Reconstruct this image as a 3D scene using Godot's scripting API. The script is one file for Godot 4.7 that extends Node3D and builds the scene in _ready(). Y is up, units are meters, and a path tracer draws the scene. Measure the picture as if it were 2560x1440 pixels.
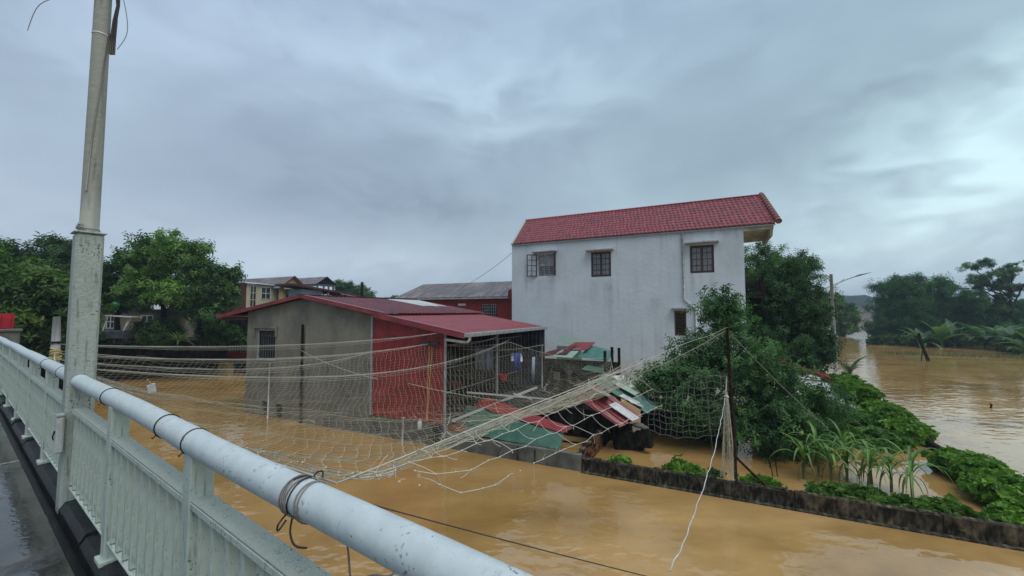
extends Node3D
# Flooded village seen from a bridge walkway. y = 0 is the flood level, the camera stands on the bridge.
# Frames: "w" the world, "b" the buildings (turned -26 deg: x = along the street walls, -z = away), "r" the bridge rail (turned 54.1 deg: -z = along the rail, x = towards the water), "c" (the far houses, a quarter turn from "b").

const TURN := {"w": 0.0, "b": -0.453786, "r": 0.944223, "c": 1.11701}
var M := {}
var T := {}
var O := Vector3.ZERO
var S: SurfaceTool
var used := {}
var rng := RandomNumberGenerator.new()
var leafs := {}

# ---------------------------------------------------------------- helpers
func lin(r: float, g: float, b: float) -> Color:
	return Color(r, g, b).linear_to_srgb()

func numbered(called: String) -> String:
	var k: int = used.get(called, 0)
	used[called] = k + 1
	return called if k == 0 else "%s_%03d" % [called, k]

func metas(o: Node, label: String, category := "", group := "", kind := "") -> Node:
	if label: o.set_meta("label", label)
	if category: o.set_meta("category", category)
	if group: o.set_meta("group", group)
	if kind: o.set_meta("kind", kind)
	return o

func frame_of(f: String) -> Basis:
	return Basis(Vector3.UP, TURN[f])

func thing(called: String, label: String, category: String, f: String, base: Vector3, group := "", kind := "") -> Node3D:
	var n := Node3D.new()
	n.name = numbered(called)
	add_child(n)
	n.transform = Transform3D(frame_of(f), frame_of(f) * base)
	O = base
	metas(n, label, category, group, kind)
	return n

func begin(flat := true) -> void:
	S = SurfaceTool.new()
	S.begin(Mesh.PRIMITIVE_TRIANGLES)
	S.set_smooth_group(-1 if flat else 0)

func emit(called: String, mat: Material, parent: Node, label := "", kind := "") -> MeshInstance3D:
	S.generate_normals()
	var mi := MeshInstance3D.new()
	mi.mesh = S.commit()
	mi.material_override = mat
	mi.name = called
	parent.add_child(mi, true)
	metas(mi, label, "", "", kind)
	return mi

func shared(called: String, mesh: Mesh, mat: Material, parent: Node, tr: Transform3D) -> MeshInstance3D:
	var mi := MeshInstance3D.new()
	mi.mesh = mesh
	mi.material_override = mat
	mi.name = called
	mi.transform = tr
	parent.add_child(mi, true)
	return mi

func made() -> ArrayMesh:
	S.generate_normals()
	return S.commit()

func v3(u: float, y: float, v: float) -> Vector3:      # a point in the buildings' frame
	return Vector3(u, y, -v)

func r3(s: float, y: float, n: float) -> Vector3:      # a point in the bridge's frame
	return Vector3(n, y, -s)

func tri(a: Vector3, b: Vector3, c: Vector3) -> void:
	S.add_vertex(a - O); S.add_vertex(b - O); S.add_vertex(c - O)

func face(p: Array, out: Vector3) -> void:             # a convex face that looks towards out
	var n: Vector3 = (p[2] - p[0]).cross(p[1] - p[0])
	var rev := n.dot(out) < 0.0
	for k in range(1, p.size() - 1):
		if rev: tri(p[0], p[k + 1], p[k])
		else: tri(p[0], p[k], p[k + 1])

func box(c: Vector3, size: Vector3, b := Basis.IDENTITY, ch := 0.0) -> void:
	var h := size * 0.5
	ch = minf(ch, 0.45 * minf(size.x, minf(size.y, size.z)))
	for ax in 3:
		var a1 := (ax + 1) % 3
		var a2 := (ax + 2) % 3
		for s in [-1.0, 1.0]:
			var q := []
			for k in [[-1, -1], [1, -1], [1, 1], [-1, 1]]:
				var p := Vector3.ZERO
				p[ax] = h[ax] * s
				p[a1] = (h[a1] - ch) * k[0]
				p[a2] = (h[a2] - ch) * k[1]
				q.append(c + b * p)
			var o := Vector3.ZERO
			o[ax] = s
			face(q, b * o)
			if ch > 0.0:
				for s2 in [-1.0, 1.0]:
					var e := []
					for k in [[0, -1], [0, 1], [1, 1], [1, -1]]:
						var p := Vector3.ZERO
						p[ax] = (h[ax] - ch * k[0]) * s
						p[a1] = (h[a1] - ch * (1 - k[0])) * s2
						p[a2] = (h[a2] - ch) * k[1]
						e.append(c + b * p)
					var o2 := Vector3.ZERO
					o2[ax] = s; o2[a1] = s2
					face(e, b * o2)
	if ch > 0.0:
		for sx in [-1.0, 1.0]:
			for sy in [-1.0, 1.0]:
				for sz in [-1.0, 1.0]:
					var sg := Vector3(sx, sy, sz)
					var i := h - Vector3.ONE * ch
					face([c + b * (Vector3(h.x, i.y, i.z) * sg), c + b * (Vector3(i.x, h.y, i.z) * sg), c + b * (Vector3(i.x, i.y, h.z) * sg)], b * sg)

func bx(lo: Vector3, hi: Vector3, ch := 0.0) -> void:   # a box from corner to corner, in the frame of the thing
	box((lo + hi) * 0.5, (hi - lo).abs(), Basis.IDENTITY, ch)

func bb(u0: float, u1: float, y0: float, y1: float, v0: float, v1: float, ch := 0.0) -> void:
	bx(v3(u0, y0, v0), v3(u1, y1, v1), ch)

func bar(a: Vector3, c: Vector3, w: float, h: float, ch := 0.0) -> void:   # a squared bar between two points
	var d := (c - a).normalized()
	var x := d.cross(Vector3.UP)
	if x.length() < 0.01: x = Vector3.RIGHT
	x = x.normalized()
	box((a + c) * 0.5, Vector3(w, h, a.distance_to(c)), Basis(x, d.cross(x), d), ch)

func prism(poly: Array, ext: Vector3) -> void:          # a convex polygon pushed along ext
	var n: Vector3 = ext
	face(poly, -n)
	var far := []
	var mid := Vector3.ZERO
	for p in poly:
		far.append(p + ext)
		mid += p
	mid = mid / poly.size() + ext * 0.5
	face(far, n)
	for k in poly.size():
		var a: Vector3 = poly[k]
		var b: Vector3 = poly[(k + 1) % poly.size()]
		face([a, b, b + ext, a + ext], (a + b + ext) * 0.5 - mid)

func tube(pts: Array, radii, sides := 8, caps := true) -> void:
	var n := pts.size()
	var rings := []
	var x := Vector3.ZERO
	for k in n:
		var d: Vector3 = (pts[mini(k + 1, n - 1)] - pts[maxi(k - 1, 0)]).normalized()
		if k == 0:
			x = d.cross(Vector3.UP)
			if x.length() < 0.05: x = d.cross(Vector3.RIGHT)
		x = (x - d * x.dot(d)).normalized()
		var y := d.cross(x)
		var r: float = radii[k] if radii is Array else radii
		var ring := []
		for j in sides:
			var a := TAU * j / sides
			ring.append(pts[k] + (x * cos(a) + y * sin(a)) * r)
		rings.append(ring)
	for k in n - 1:
		for j in sides:
			var i := (j + 1) % sides
			tri(rings[k][j], rings[k][i], rings[k + 1][i])
			tri(rings[k][j], rings[k + 1][i], rings[k + 1][j])
	if caps:
		face(rings[0], pts[0] - pts[1])
		face(rings[n - 1], pts[n - 1] - pts[n - 2])

func string3(a: Vector3, b: Vector3, r: float) -> void:  # a thin thread: three sides, no ends
	var d := (b - a).normalized()
	var x := d.cross(Vector3(0.3, 0.9, 0.2)).normalized() * r
	var y := d.cross(x)
	var o := [x, x * -0.5 + y * 0.866, x * -0.5 - y * 0.866]
	for j in 3:
		var p: Vector3 = o[j]
		var q: Vector3 = o[(j + 1) % 3]
		tri(a + p, a + q, b + q)
		tri(a + p, b + q, b + p)

func smooth(p: Array, n := 5) -> Array:                # a rounded line through the given points
	var out := []
	for k in p.size() - 1:
		for q in n: out.append((p[k] as Vector3).cubic_interpolate(p[k + 1], p[maxi(k - 1, 0)], p[mini(k + 2, p.size() - 1)], float(q) / n))
	out.append(p[p.size() - 1])
	return out

func curve(a: Vector3, b: Vector3, sag: float, n: int, wob := 0.0) -> Array:
	var out := []
	for k in n + 1:
		var t := float(k) / n
		var p := a.lerp(b, t) + Vector3.DOWN * sag * 4.0 * t * (1.0 - t)
		if wob > 0.0 and k > 0 and k < n:
			p += Vector3(rng.randf_range(-wob, wob), rng.randf_range(-wob, wob), rng.randf_range(-wob, wob))
		out.append(p)
	return out

func ring(c: Vector3, axis: Vector3, r: float, wire: float, n := 20, sides := 6) -> void:
	var x := axis.cross(Vector3.UP).normalized()
	var y := axis.cross(x).normalized()
	var pts := []
	for k in n + 1:
		var a := TAU * k / n
		pts.append(c + (x * cos(a) + y * sin(a)) * r)
	tube(pts, wire, sides, false)

func ball(c: Vector3, r: Vector3, n := 10) -> void:
	var m := int(n / 2.0) + 1
	var at := func(i: int, j: int) -> Vector3:
		var t := PI * i / m
		var a := TAU * (j % n) / n
		return c + Vector3(sin(t) * cos(a), cos(t), sin(t) * sin(a)) * r
	for i in m:
		for j in n:
			var p: Array = [at.call(i, j), at.call(i, j + 1), at.call(i + 1, j + 1), at.call(i + 1, j)]
			if i > 0: face([p[0], p[1], p[2]], (p[0] + p[1] + p[2]) / 3.0 - c)
			if i < m - 1: face([p[0], p[2], p[3]], (p[0] + p[2] + p[3]) / 3.0 - c)

# A profiled metal or fibre sheet: waves lie across a->b, ridges run a->d. Top, underside and edges.
func sheet(a: Vector3, b: Vector3, c: Vector3, d: Vector3, pitch: float, amp: float, style := "wave", rows := 1, sag := 0.0, thick := 0.006) -> void:
	var across := a.distance_to(b)
	var per := 8 if style == "wave" else 6
	var n := maxi(2, int(round(across / pitch))) * per
	var up := (b - a).cross(d - a).normalized()
	if up.y < 0.0: up = -up
	var shape := func(k: int) -> float:
		var t := float(k % per) / per
		if style == "wave": return cos(TAU * t) * amp
		return [0.0, 0.0, 0.0, 0.2, 1.0, 1.0][k % per] * amp if k % per != 0 or k == 0 else 0.15 * amp
	var rowpts := []
	for j in rows + 1:
		var t := float(j) / rows
		var line := []
		for k in n + 1:
			var s := float(k) / n
			var p := a.lerp(b, s).lerp(d.lerp(c, s), t)
			line.append(p + up * (shape.call(k) - sag * 4.0 * t * (1.0 - t)))
		rowpts.append(line)
	var dn := -up * thick
	for j in rows:
		for k in n:
			var q := [rowpts[j][k], rowpts[j][k + 1], rowpts[j + 1][k + 1], rowpts[j + 1][k]]
			face(q, up)
			face([q[0] + dn, q[1] + dn, q[2] + dn, q[3] + dn], -up)
	for k in n:
		face([rowpts[0][k], rowpts[0][k + 1], rowpts[0][k + 1] + dn, rowpts[0][k] + dn], a - d)
		face([rowpts[rows][k], rowpts[rows][k + 1], rowpts[rows][k + 1] + dn, rowpts[rows][k] + dn], d - a)
	for j in rows:
		face([rowpts[j][0], rowpts[j + 1][0], rowpts[j + 1][0] + dn, rowpts[j][0] + dn], a - b)
		face([rowpts[j][n], rowpts[j + 1][n], rowpts[j + 1][n] + dn, rowpts[j][n] + dn], b - a)

# A wall in the plane v, from u0 to u1 and y0 to y1, with rectangular openings [u0, u1, y0, y1]; thickness goes away from the viewer.
func wall_v(u0: float, u1: float, y0: float, y1: float, v: float, th: float, holes: Array, step := 0.0, tint = null) -> void:
	var us := [u0, u1]
	var ys := [y0, y1]
	if step > 0.0:
		for k in range(1, int((u1 - u0) / step)): us.append(u0 + k * step)
		for k in range(1, int((y1 - y0) / (step * 1.4))): ys.append(y0 + k * step * 1.4)
	for h in holes:
		us.append_array([h[0], h[1]])
		ys.append_array([h[2], h[3]])
	us.sort(); ys.sort()
	for i in us.size() - 1:
		for j in ys.size() - 1:
			if us[i + 1] - us[i] < 1e-4 or ys[j + 1] - ys[j] < 1e-4: continue
			var cu: float = (us[i] + us[i + 1]) * 0.5
			var cy: float = (ys[j] + ys[j + 1]) * 0.5
			var open := false
			for h in holes:
				if cu > h[0] and cu < h[1] and cy > h[2] and cy < h[3]: open = true
			if open: continue
			if step > 0.0:
				var q := [v3(us[i], ys[j], v), v3(us[i], ys[j + 1], v), v3(us[i + 1], ys[j + 1], v), v3(us[i + 1], ys[j], v)]
				for k in [0, 1, 2, 0, 2, 3]:
					S.set_color(tint.call(q[k]))
					S.add_vertex(q[k] - O)
				S.set_color(Color.WHITE)
			for w in ([[v + th, Vector3.FORWARD]] if step > 0.0 else [[v, Vector3.BACK], [v + th, Vector3.FORWARD]]):
				face([v3(us[i], ys[j], w[0]), v3(us[i + 1], ys[j], w[0]), v3(us[i + 1], ys[j + 1], w[0]), v3(us[i], ys[j + 1], w[0])], w[1])
	var rects := [[u0, u1, y0, y1, 1.0]]
	for h in holes: rects.append([h[0], h[1], h[2], h[3], -1.0])
	for h in rects:
		var s: float = h[4]
		face([v3(h[0], h[2], v), v3(h[0], h[3], v), v3(h[0], h[3], v + th), v3(h[0], h[2], v + th)], Vector3.LEFT * s)
		face([v3(h[1], h[2], v), v3(h[1], h[3], v), v3(h[1], h[3], v + th), v3(h[1], h[2], v + th)], Vector3.RIGHT * s)
		face([v3(h[0], h[2], v), v3(h[1], h[2], v), v3(h[1], h[2], v + th), v3(h[0], h[2], v + th)], Vector3.DOWN * s)
		face([v3(h[0], h[3], v), v3(h[1], h[3], v), v3(h[1], h[3], v + th), v3(h[0], h[3], v + th)], Vector3.UP * s)

# ---------------------------------------------------------------- textures and materials
func noise(seed_: int, freq: float, oct := 4, kind := FastNoiseLite.TYPE_SIMPLEX_SMOOTH) -> FastNoiseLite:
	var n := FastNoiseLite.new()
	n.seed = seed_
	n.noise_type = kind
	n.frequency = freq
	n.fractal_octaves = oct
	return n

# A tileable texture: shade(x, y) gets noise looked up on a torus, so that edges meet.
func tex(size: int, shade: Callable) -> ImageTexture:
	var im := Image.create(size, size, false, Image.FORMAT_RGB8)
	for j in size:
		for i in size:
			im.set_pixel(i, j, shade.call(float(i) / size, float(j) / size))
	return ImageTexture.create_from_image(im)

func seam(n: FastNoiseLite, x: float, y: float, sx: float, sy: float) -> float:   # tileable noise, sx and sy turns of detail
	var wx := smoothstep(0.75, 1.0, x)
	var wy := smoothstep(0.75, 1.0, y)
	var a := n.get_noise_2d(x * sx, y * sy)
	var b := n.get_noise_2d((x - 1.0) * sx, y * sy)
	var c := n.get_noise_2d(x * sx, (y - 1.0) * sy)
	var d := n.get_noise_2d((x - 1.0) * sx, (y - 1.0) * sy)
	return lerpf(lerpf(a, b, wx), lerpf(c, d, wx), wy)

func normal_tex(size: int, h: Callable, strength: float) -> ImageTexture:
	var im := Image.create(size, size, false, Image.FORMAT_RGB8)
	for j in size:
		for i in size:
			var v: float = h.call(float(i) / size, float(j) / size)
			im.set_pixel(i, j, Color(v, v, v))
	im.bump_map_to_normal_map(strength)
	return ImageTexture.create_from_image(im)

func mat(called: String, c: Color, rough := 0.8, spec := 0.5, texture = null, scale := 1.0, nor = null, nscale := 0.5, world := false) -> StandardMaterial3D:
	var m := StandardMaterial3D.new()
	m.albedo_color = c
	m.roughness = rough
	m.metallic_specular = spec
	if texture != null: m.albedo_texture = texture
	if nor != null:
		m.normal_enabled = true
		m.normal_texture = nor
		m.normal_scale = nscale
	if texture != null or nor != null:
		m.uv1_triplanar = not world
		m.uv1_world_triplanar = world
		if world: m.uv1_triplanar = true
		m.uv1_scale = Vector3.ONE * scale
	M[called] = m
	return m

func textures() -> void:
	var a := noise(1, 1.0, 5)
	var b := noise(2, 1.0, 4)
	T.mottle = tex(512, func(x, y):
		var k: float = 0.86 + 0.22 * seam(a, x, y, 4, 4) + 0.10 * seam(b, x, y, 22, 22)
		return Color(k, k, k * 0.985))
	T.streak = tex(512, func(x, y):
		var s: float = seam(b, x, y, 26, 2.2)
		var big: float = seam(a, x, y, 3, 3)
		var fine: float = seam(a, x, y, 40, 40)
		var k: float = 0.93 - 0.30 * clampf(s * 1.5 - 0.30 + big * 0.8, 0.0, 1.0) + 0.05 * big + 0.03 * fine
		return Color(k, k * 0.995, k * 0.98))
	T.wall = tex(512, func(x, y):                        # painted house wall: faint long rain runs, blotches, hairline dirt
		var s: float = seam(b, x, y, 20, 0.9)
		var s2: float = seam(a, x, y, 46, 2.0)
		var big: float = seam(a, x, y, 3, 3)
		var med: float = seam(b, x, y, 9, 8)
		var k: float = 0.95 - 0.08 * clampf(s * 2.0 - 0.65 + big * 0.8, 0.0, 1.0) - 0.03 * clampf(s2 * 1.5 - 0.3, 0.0, 1.0) + 0.035 * big + 0.015 * med
		return Color(k, k * 0.998, k * 0.985))
	T.cement = tex(512, func(x, y):
		var big: float = seam(a, x, y, 3.5, 3.0)
		var med: float = seam(b, x, y, 11, 9)
		var fine: float = seam(b, x, y, 60, 60)
		var k: float = 0.80 + 0.30 * big + 0.16 * med + 0.07 * fine
		return Color(k, k * 0.99, k * (0.95 - 0.05 * big)))
	T.render = tex(512, func(x, y):                      # float-finished cement: soft clouds, a few drips
		var big: float = seam(a, x, y, 2.6, 2.2)
		var med: float = seam(b, x, y, 8, 5)
		var drip: float = seam(b, x, y, 24, 2)
		var k: float = 0.88 + 0.20 * big + 0.09 * med - 0.10 * clampf(drip * 1.6 - 0.4, 0.0, 1.0) + 0.03 * seam(a, x, y, 60, 60)
		return Color(k, k * 0.99, k * (0.965 - 0.04 * big)))
	T.moss = tex(512, func(x, y):
		var big: float = seam(a, x, y, 5, 2.5)
		var med: float = seam(b, x, y, 24, 10)
		var k: float = clampf(0.52 + 0.62 * big + 0.42 * med, 0.20, 1.0)
		return Color(k, k * 0.99, k * 0.93))
	T.paint = tex(512, func(x, y):                       # old paint on steel: chalky, chips and drips
		var big: float = seam(a, x, y, 5, 3)
		var drip: float = seam(b, x, y, 34, 4)
		var spot: float = seam(a, x, y, 48, 48)
		var k: float = 0.95 + 0.10 * big - 0.30 * clampf(drip * 1.8 - 0.40, 0.0, 1.0)
		var c := Color(k, k * 0.995, k * 0.97)
		var chip: float = clampf((spot + 0.6 * big - 0.44) * 6.0, 0.0, 1.0)
		return c.lerp(Color(0.34, 0.29, 0.23), chip * 0.85))
	T.tube = tex(512, func(x, y):                         # the handrail: rubbed paint, faint smears, a few chips
		var big: float = seam(a, x, y, 5, 5)
		var med: float = seam(b, x, y, 13, 13)
		var spot: float = seam(a, x, y, 48, 48)
		var k: float = 0.93 + 0.08 * big + 0.05 * med
		return Color(k, k, k * 0.985).lerp(Color(0.36, 0.33, 0.28), clampf((spot + 0.6 * big - 0.50) * 6.0, 0.0, 1.0) * 0.8))
	T.rust = tex(512, func(x, y):
		var s: float = seam(b, x, y, 30, 3)
		var big: float = seam(a, x, y, 4, 5)
		var k: float = clampf(s * 2.2 + big * 1.4 + 0.1, 0.0, 1.0)
		return Color(0.58, 0.58, 0.61).lerp(Color(1.0, 0.93, 0.88), k).lerp(Color(0.55, 0.42, 0.34), clampf(big * 2.0 - 0.7, 0.0, 0.7)))
	T.silt = tex(512, func(x, y):
		var w: float = seam(b, x, y, 3, 3) * 0.12
		var big: float = seam(a, fposmod(x + w, 1.0), y, 3, 5)
		var fine: float = seam(b, x, y, 14, 22)
		var k: float = 0.86 + 0.20 * big + 0.07 * fine
		return Color(k, k * (0.985 + 0.03 * big), k * (0.96 + 0.12 * big)))
	T.chalk = tex(512, func(x, y):                        # weathered paint on the flat rail: fine lichen specks and wear
		var big: float = seam(a, x, y, 6, 6)
		var sp: float = seam(b, x, y, 70, 70)
		var k: float = 0.86 + 0.10 * big + 0.10 * sp
		var c := Color(k, k, k * 0.98)
		return c.lerp(Color(0.38, 0.40, 0.36), clampf((sp + 0.7 * big - 0.30) * 3.0, 0.0, 0.75)))
	var r1 := noise(11, 1.0, 3)
	var r2 := noise(12, 1.0, 3)
	T.ripple = normal_tex(1024, func(x, y):
		return clampf(0.5 + 0.30 * seam(r1, x, y, 7, 16) * (0.55 + 0.9 * seam(r2, x, y, 2.5, 2.5)) + 0.12 * seam(r2, x, y, 26, 44), 0.0, 1.0), 6.0)
	T.grain = normal_tex(512, func(x, y): return 0.5 + 0.3 * seam(a, x, y, 30, 30) + 0.15 * seam(b, x, y, 90, 90), 3.0)
	T.wet = tex(512, func(x, y):                          # roughness of the walkway: low where water stands
		var big: float = seam(a, x, y, 2.6, 2.6) + 0.25 * seam(b, x, y, 16, 16)
		var k: float = lerpf(0.07, 0.62, smoothstep(0.12, 0.42, big))
		return Color(k, k, k))

func leaf_mat(called: String, c: Color, back: Color, rough := 0.45) -> void:
	var m := mat(called, c, rough, 0.35)
	m.vertex_color_use_as_albedo = true
	m.backlight_enabled = true
	m.backlight = back
	m.cull_mode = BaseMaterial3D.CULL_DISABLED

func materials() -> void:
	textures()
	var w := mat("water", lin(0.51, 0.32, 0.12), 0.05, 0.8, T.silt, 0.045, T.ripple, 0.36, true)
	w.uv1_offset = Vector3(0.13, 0, 0.37)
	mat("deck", lin(0.06, 0.06, 0.062), 1.0, 0.6, T.cement, 0.35, T.grain, 0.10).roughness_texture = T.wet
	mat("kerb", lin(0.035, 0.036, 0.032), 0.55, 0.5, T.moss, 0.8, T.grain, 0.8)
	mat("gutter", lin(0.012, 0.012, 0.012), 0.35, 0.5, T.moss, 0.8)
	mat("concrete", lin(0.26, 0.26, 0.24), 0.9, 0.3, T.cement, 0.3, T.grain, 0.5)
	mat("rail_paint", lin(0.52, 0.61, 0.56), 0.5, 0.5, T.paint, 1.1, T.grain, 0.35)
	mat("tube_paint", lin(0.58, 0.66, 0.69), 0.42, 0.5, T.tube, 0.9, T.grain, 0.25)
	mat("plate_top", lin(0.50, 0.55, 0.50), 0.7, 0.4, T.chalk, 1.6, T.grain, 0.5)
	mat("post_paint", lin(0.40, 0.46, 0.43), 0.6, 0.4, T.paint, 0.7, T.grain, 0.9)
	mat("pole_grey", lin(0.36, 0.38, 0.33), 0.6, 0.4, T.streak, 0.5, T.grain, 0.6)
	mat("black", lin(0.012, 0.012, 0.013), 0.45, 0.5)
	mat("cable", lin(0.05, 0.04, 0.035), 0.6, 0.4)
	mat("wire", lin(0.22, 0.21, 0.19), 0.5, 0.5)
	mat("galv", lin(0.40, 0.42, 0.43), 0.45, 0.5, T.mottle, 1.0)
	mat("white", lin(0.72, 0.74, 0.74), 0.5, 0.5, T.mottle, 0.8)
	mat("net", lin(0.50, 0.48, 0.37), 0.8, 0.2)
	mat("net_pale", lin(0.52, 0.51, 0.43), 0.8, 0.2)
	mat("net_dark", lin(0.20, 0.22, 0.18), 0.8, 0.2)
	mat("rope_yellow", lin(0.55, 0.44, 0.14), 0.8, 0.2)
	mat("house_paint", lin(0.64, 0.70, 0.755), 0.85, 0.3, T.wall, 0.11, T.grain, 0.25)
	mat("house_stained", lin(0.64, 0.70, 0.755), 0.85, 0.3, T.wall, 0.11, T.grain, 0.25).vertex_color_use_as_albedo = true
	mat("mint_wall", lin(0.22, 0.33, 0.27), 0.7, 0.3, T.streak, 0.6)
	mat("trim", lin(0.50, 0.52, 0.52), 0.85, 0.3, T.streak, 0.5)
	mat("soffit", lin(0.60, 0.57, 0.48), 0.85, 0.3, T.mottle, 0.4)
	mat("tile_red", lin(0.31, 0.055, 0.068), 0.38, 0.5, T.mottle, 0.7).vertex_color_use_as_albedo = true
	mat("tile_clay", lin(0.27, 0.10, 0.075), 0.6, 0.4, T.mottle, 1.0)
	mat("wood_dark", lin(0.075, 0.022, 0.014), 0.45, 0.5, T.mottle, 1.5)
	mat("wood_orange", lin(0.20, 0.075, 0.025), 0.5, 0.5, T.mottle, 1.5)
	mat("curtain", lin(0.42, 0.40, 0.32), 0.9, 0.2, T.mottle, 1.5)
	mat("dark_room", lin(0.02, 0.02, 0.022), 0.9, 0.2)
	mat("pane_dark", lin(0.03, 0.035, 0.04), 0.08, 0.5)
	mat("cement_render", lin(0.235, 0.23, 0.20), 0.9, 0.3, T.render, 0.15, T.grain, 0.5)
	mat("cement_grey", lin(0.20, 0.205, 0.20), 0.85, 0.3, T.cement, 0.25, T.grain, 0.5)
	mat("rust_stain", lin(0.22, 0.095, 0.03), 0.9, 0.2, T.moss, 3.0)
	mat("mossy", lin(0.16, 0.145, 0.12), 0.85, 0.3, T.moss, 0.5, T.grain, 0.8)
	mat("mossy_brown", lin(0.21, 0.175, 0.125), 0.85, 0.3, T.moss, 0.4, T.grain, 0.7)
	mat("dark_wall", lin(0.06, 0.055, 0.05), 0.9, 0.3, T.moss, 0.4, T.grain, 0.8)
	mat("brick", lin(0.20, 0.095, 0.06), 0.9, 0.2, T.cement, 1.5)
	mat("brick_pale", lin(0.26, 0.14, 0.09), 0.9, 0.2, T.cement, 1.5)
	mat("brick_dark", lin(0.10, 0.06, 0.045), 0.9, 0.2, T.moss, 1.5)
	mat("mortar", lin(0.17, 0.15, 0.12), 0.95, 0.2, T.cement, 1.0)
	mat("sheet_red", lin(0.33, 0.035, 0.04), 0.42, 0.5, T.mottle, 0.35)
	mat("roof_red", lin(0.30, 0.05, 0.06), 0.38, 0.5, T.mottle, 0.3)
	mat("roof_red_old", lin(0.22, 0.05, 0.055), 0.5, 0.5, T.rust, 0.3)
	mat("sheet_green", lin(0.06, 0.165, 0.115), 0.4, 0.5, T.mottle, 0.5)
	mat("sheet_mint", lin(0.33, 0.47, 0.38), 0.5, 0.5, T.streak, 0.6)
	mat("sheet_teal", lin(0.05, 0.20, 0.17), 0.5, 0.5, T.mottle, 0.5)
	mat("sheet_blue", lin(0.10, 0.125, 0.15), 0.5, 0.5, T.rust, 0.5)
	mat("asbestos", lin(0.10, 0.10, 0.10), 0.9, 0.3, T.moss, 0.6)
	mat("grey_roof", lin(0.30, 0.28, 0.28), 0.5, 0.5, T.rust, 0.12)
	mat("clear_sheet", lin(0.55, 0.60, 0.62), 0.35, 0.5, T.streak, 0.4)
	mat("red_wall", lin(0.25, 0.035, 0.03), 0.8, 0.3, T.streak, 0.35)
	mat("rusty", lin(0.09, 0.035, 0.025), 0.8, 0.3, T.moss, 1.5)
	mat("timber", lin(0.07, 0.055, 0.042), 0.9, 0.2, T.moss, 1.5)
	mat("cream", lin(0.62, 0.55, 0.38), 0.85, 0.3, T.streak, 0.3)
	mat("yellow_wall", lin(0.55, 0.40, 0.16), 0.85, 0.3, T.streak, 0.3)
	mat("beige", lin(0.24, 0.21, 0.15), 0.85, 0.3, T.streak, 0.3)
	mat("brown_wall", lin(0.13, 0.05, 0.04), 0.85, 0.3, T.streak, 0.3)
	mat("light_blue", lin(0.42, 0.50, 0.56), 0.85, 0.3, T.streak, 0.3)
	mat("cloth_blue", lin(0.05, 0.10, 0.36), 0.9, 0.2)
	mat("cloth_pale", lin(0.36, 0.43, 0.52), 0.9, 0.2)
	mat("plastic_red", lin(0.45, 0.03, 0.03), 0.4, 0.5)
	mat("sign_red", lin(0.50, 0.01, 0.02), 0.5, 0.5, T.mottle, 0.8)
	mat("green_globe", lin(0.03, 0.28, 0.10), 0.25, 0.5)
	mat("bark", lin(0.07, 0.055, 0.04), 0.95, 0.2, T.moss, 1.2)
	mat("fruit", lin(0.45, 0.50, 0.16), 0.5, 0.5)
	mat("hill", lin(0.045, 0.10, 0.05), 0.95, 0.1, T.moss, 0.02)
	mat("soil", lin(0.07, 0.055, 0.035), 0.95, 0.2, T.moss, 0.15)
	leaf_mat("leaf", lin(1, 1, 1), lin(0.55, 0.75, 0.35))
	leaf_mat("leaf_big", lin(1, 1, 1), lin(0.5, 0.7, 0.3), 0.4)
	var g := mat("glass", Color(0.8, 0.85, 0.88, 0.16), 0.03, 0.6)
	g.transparency = BaseMaterial3D.TRANSPARENCY_ALPHA

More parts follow.
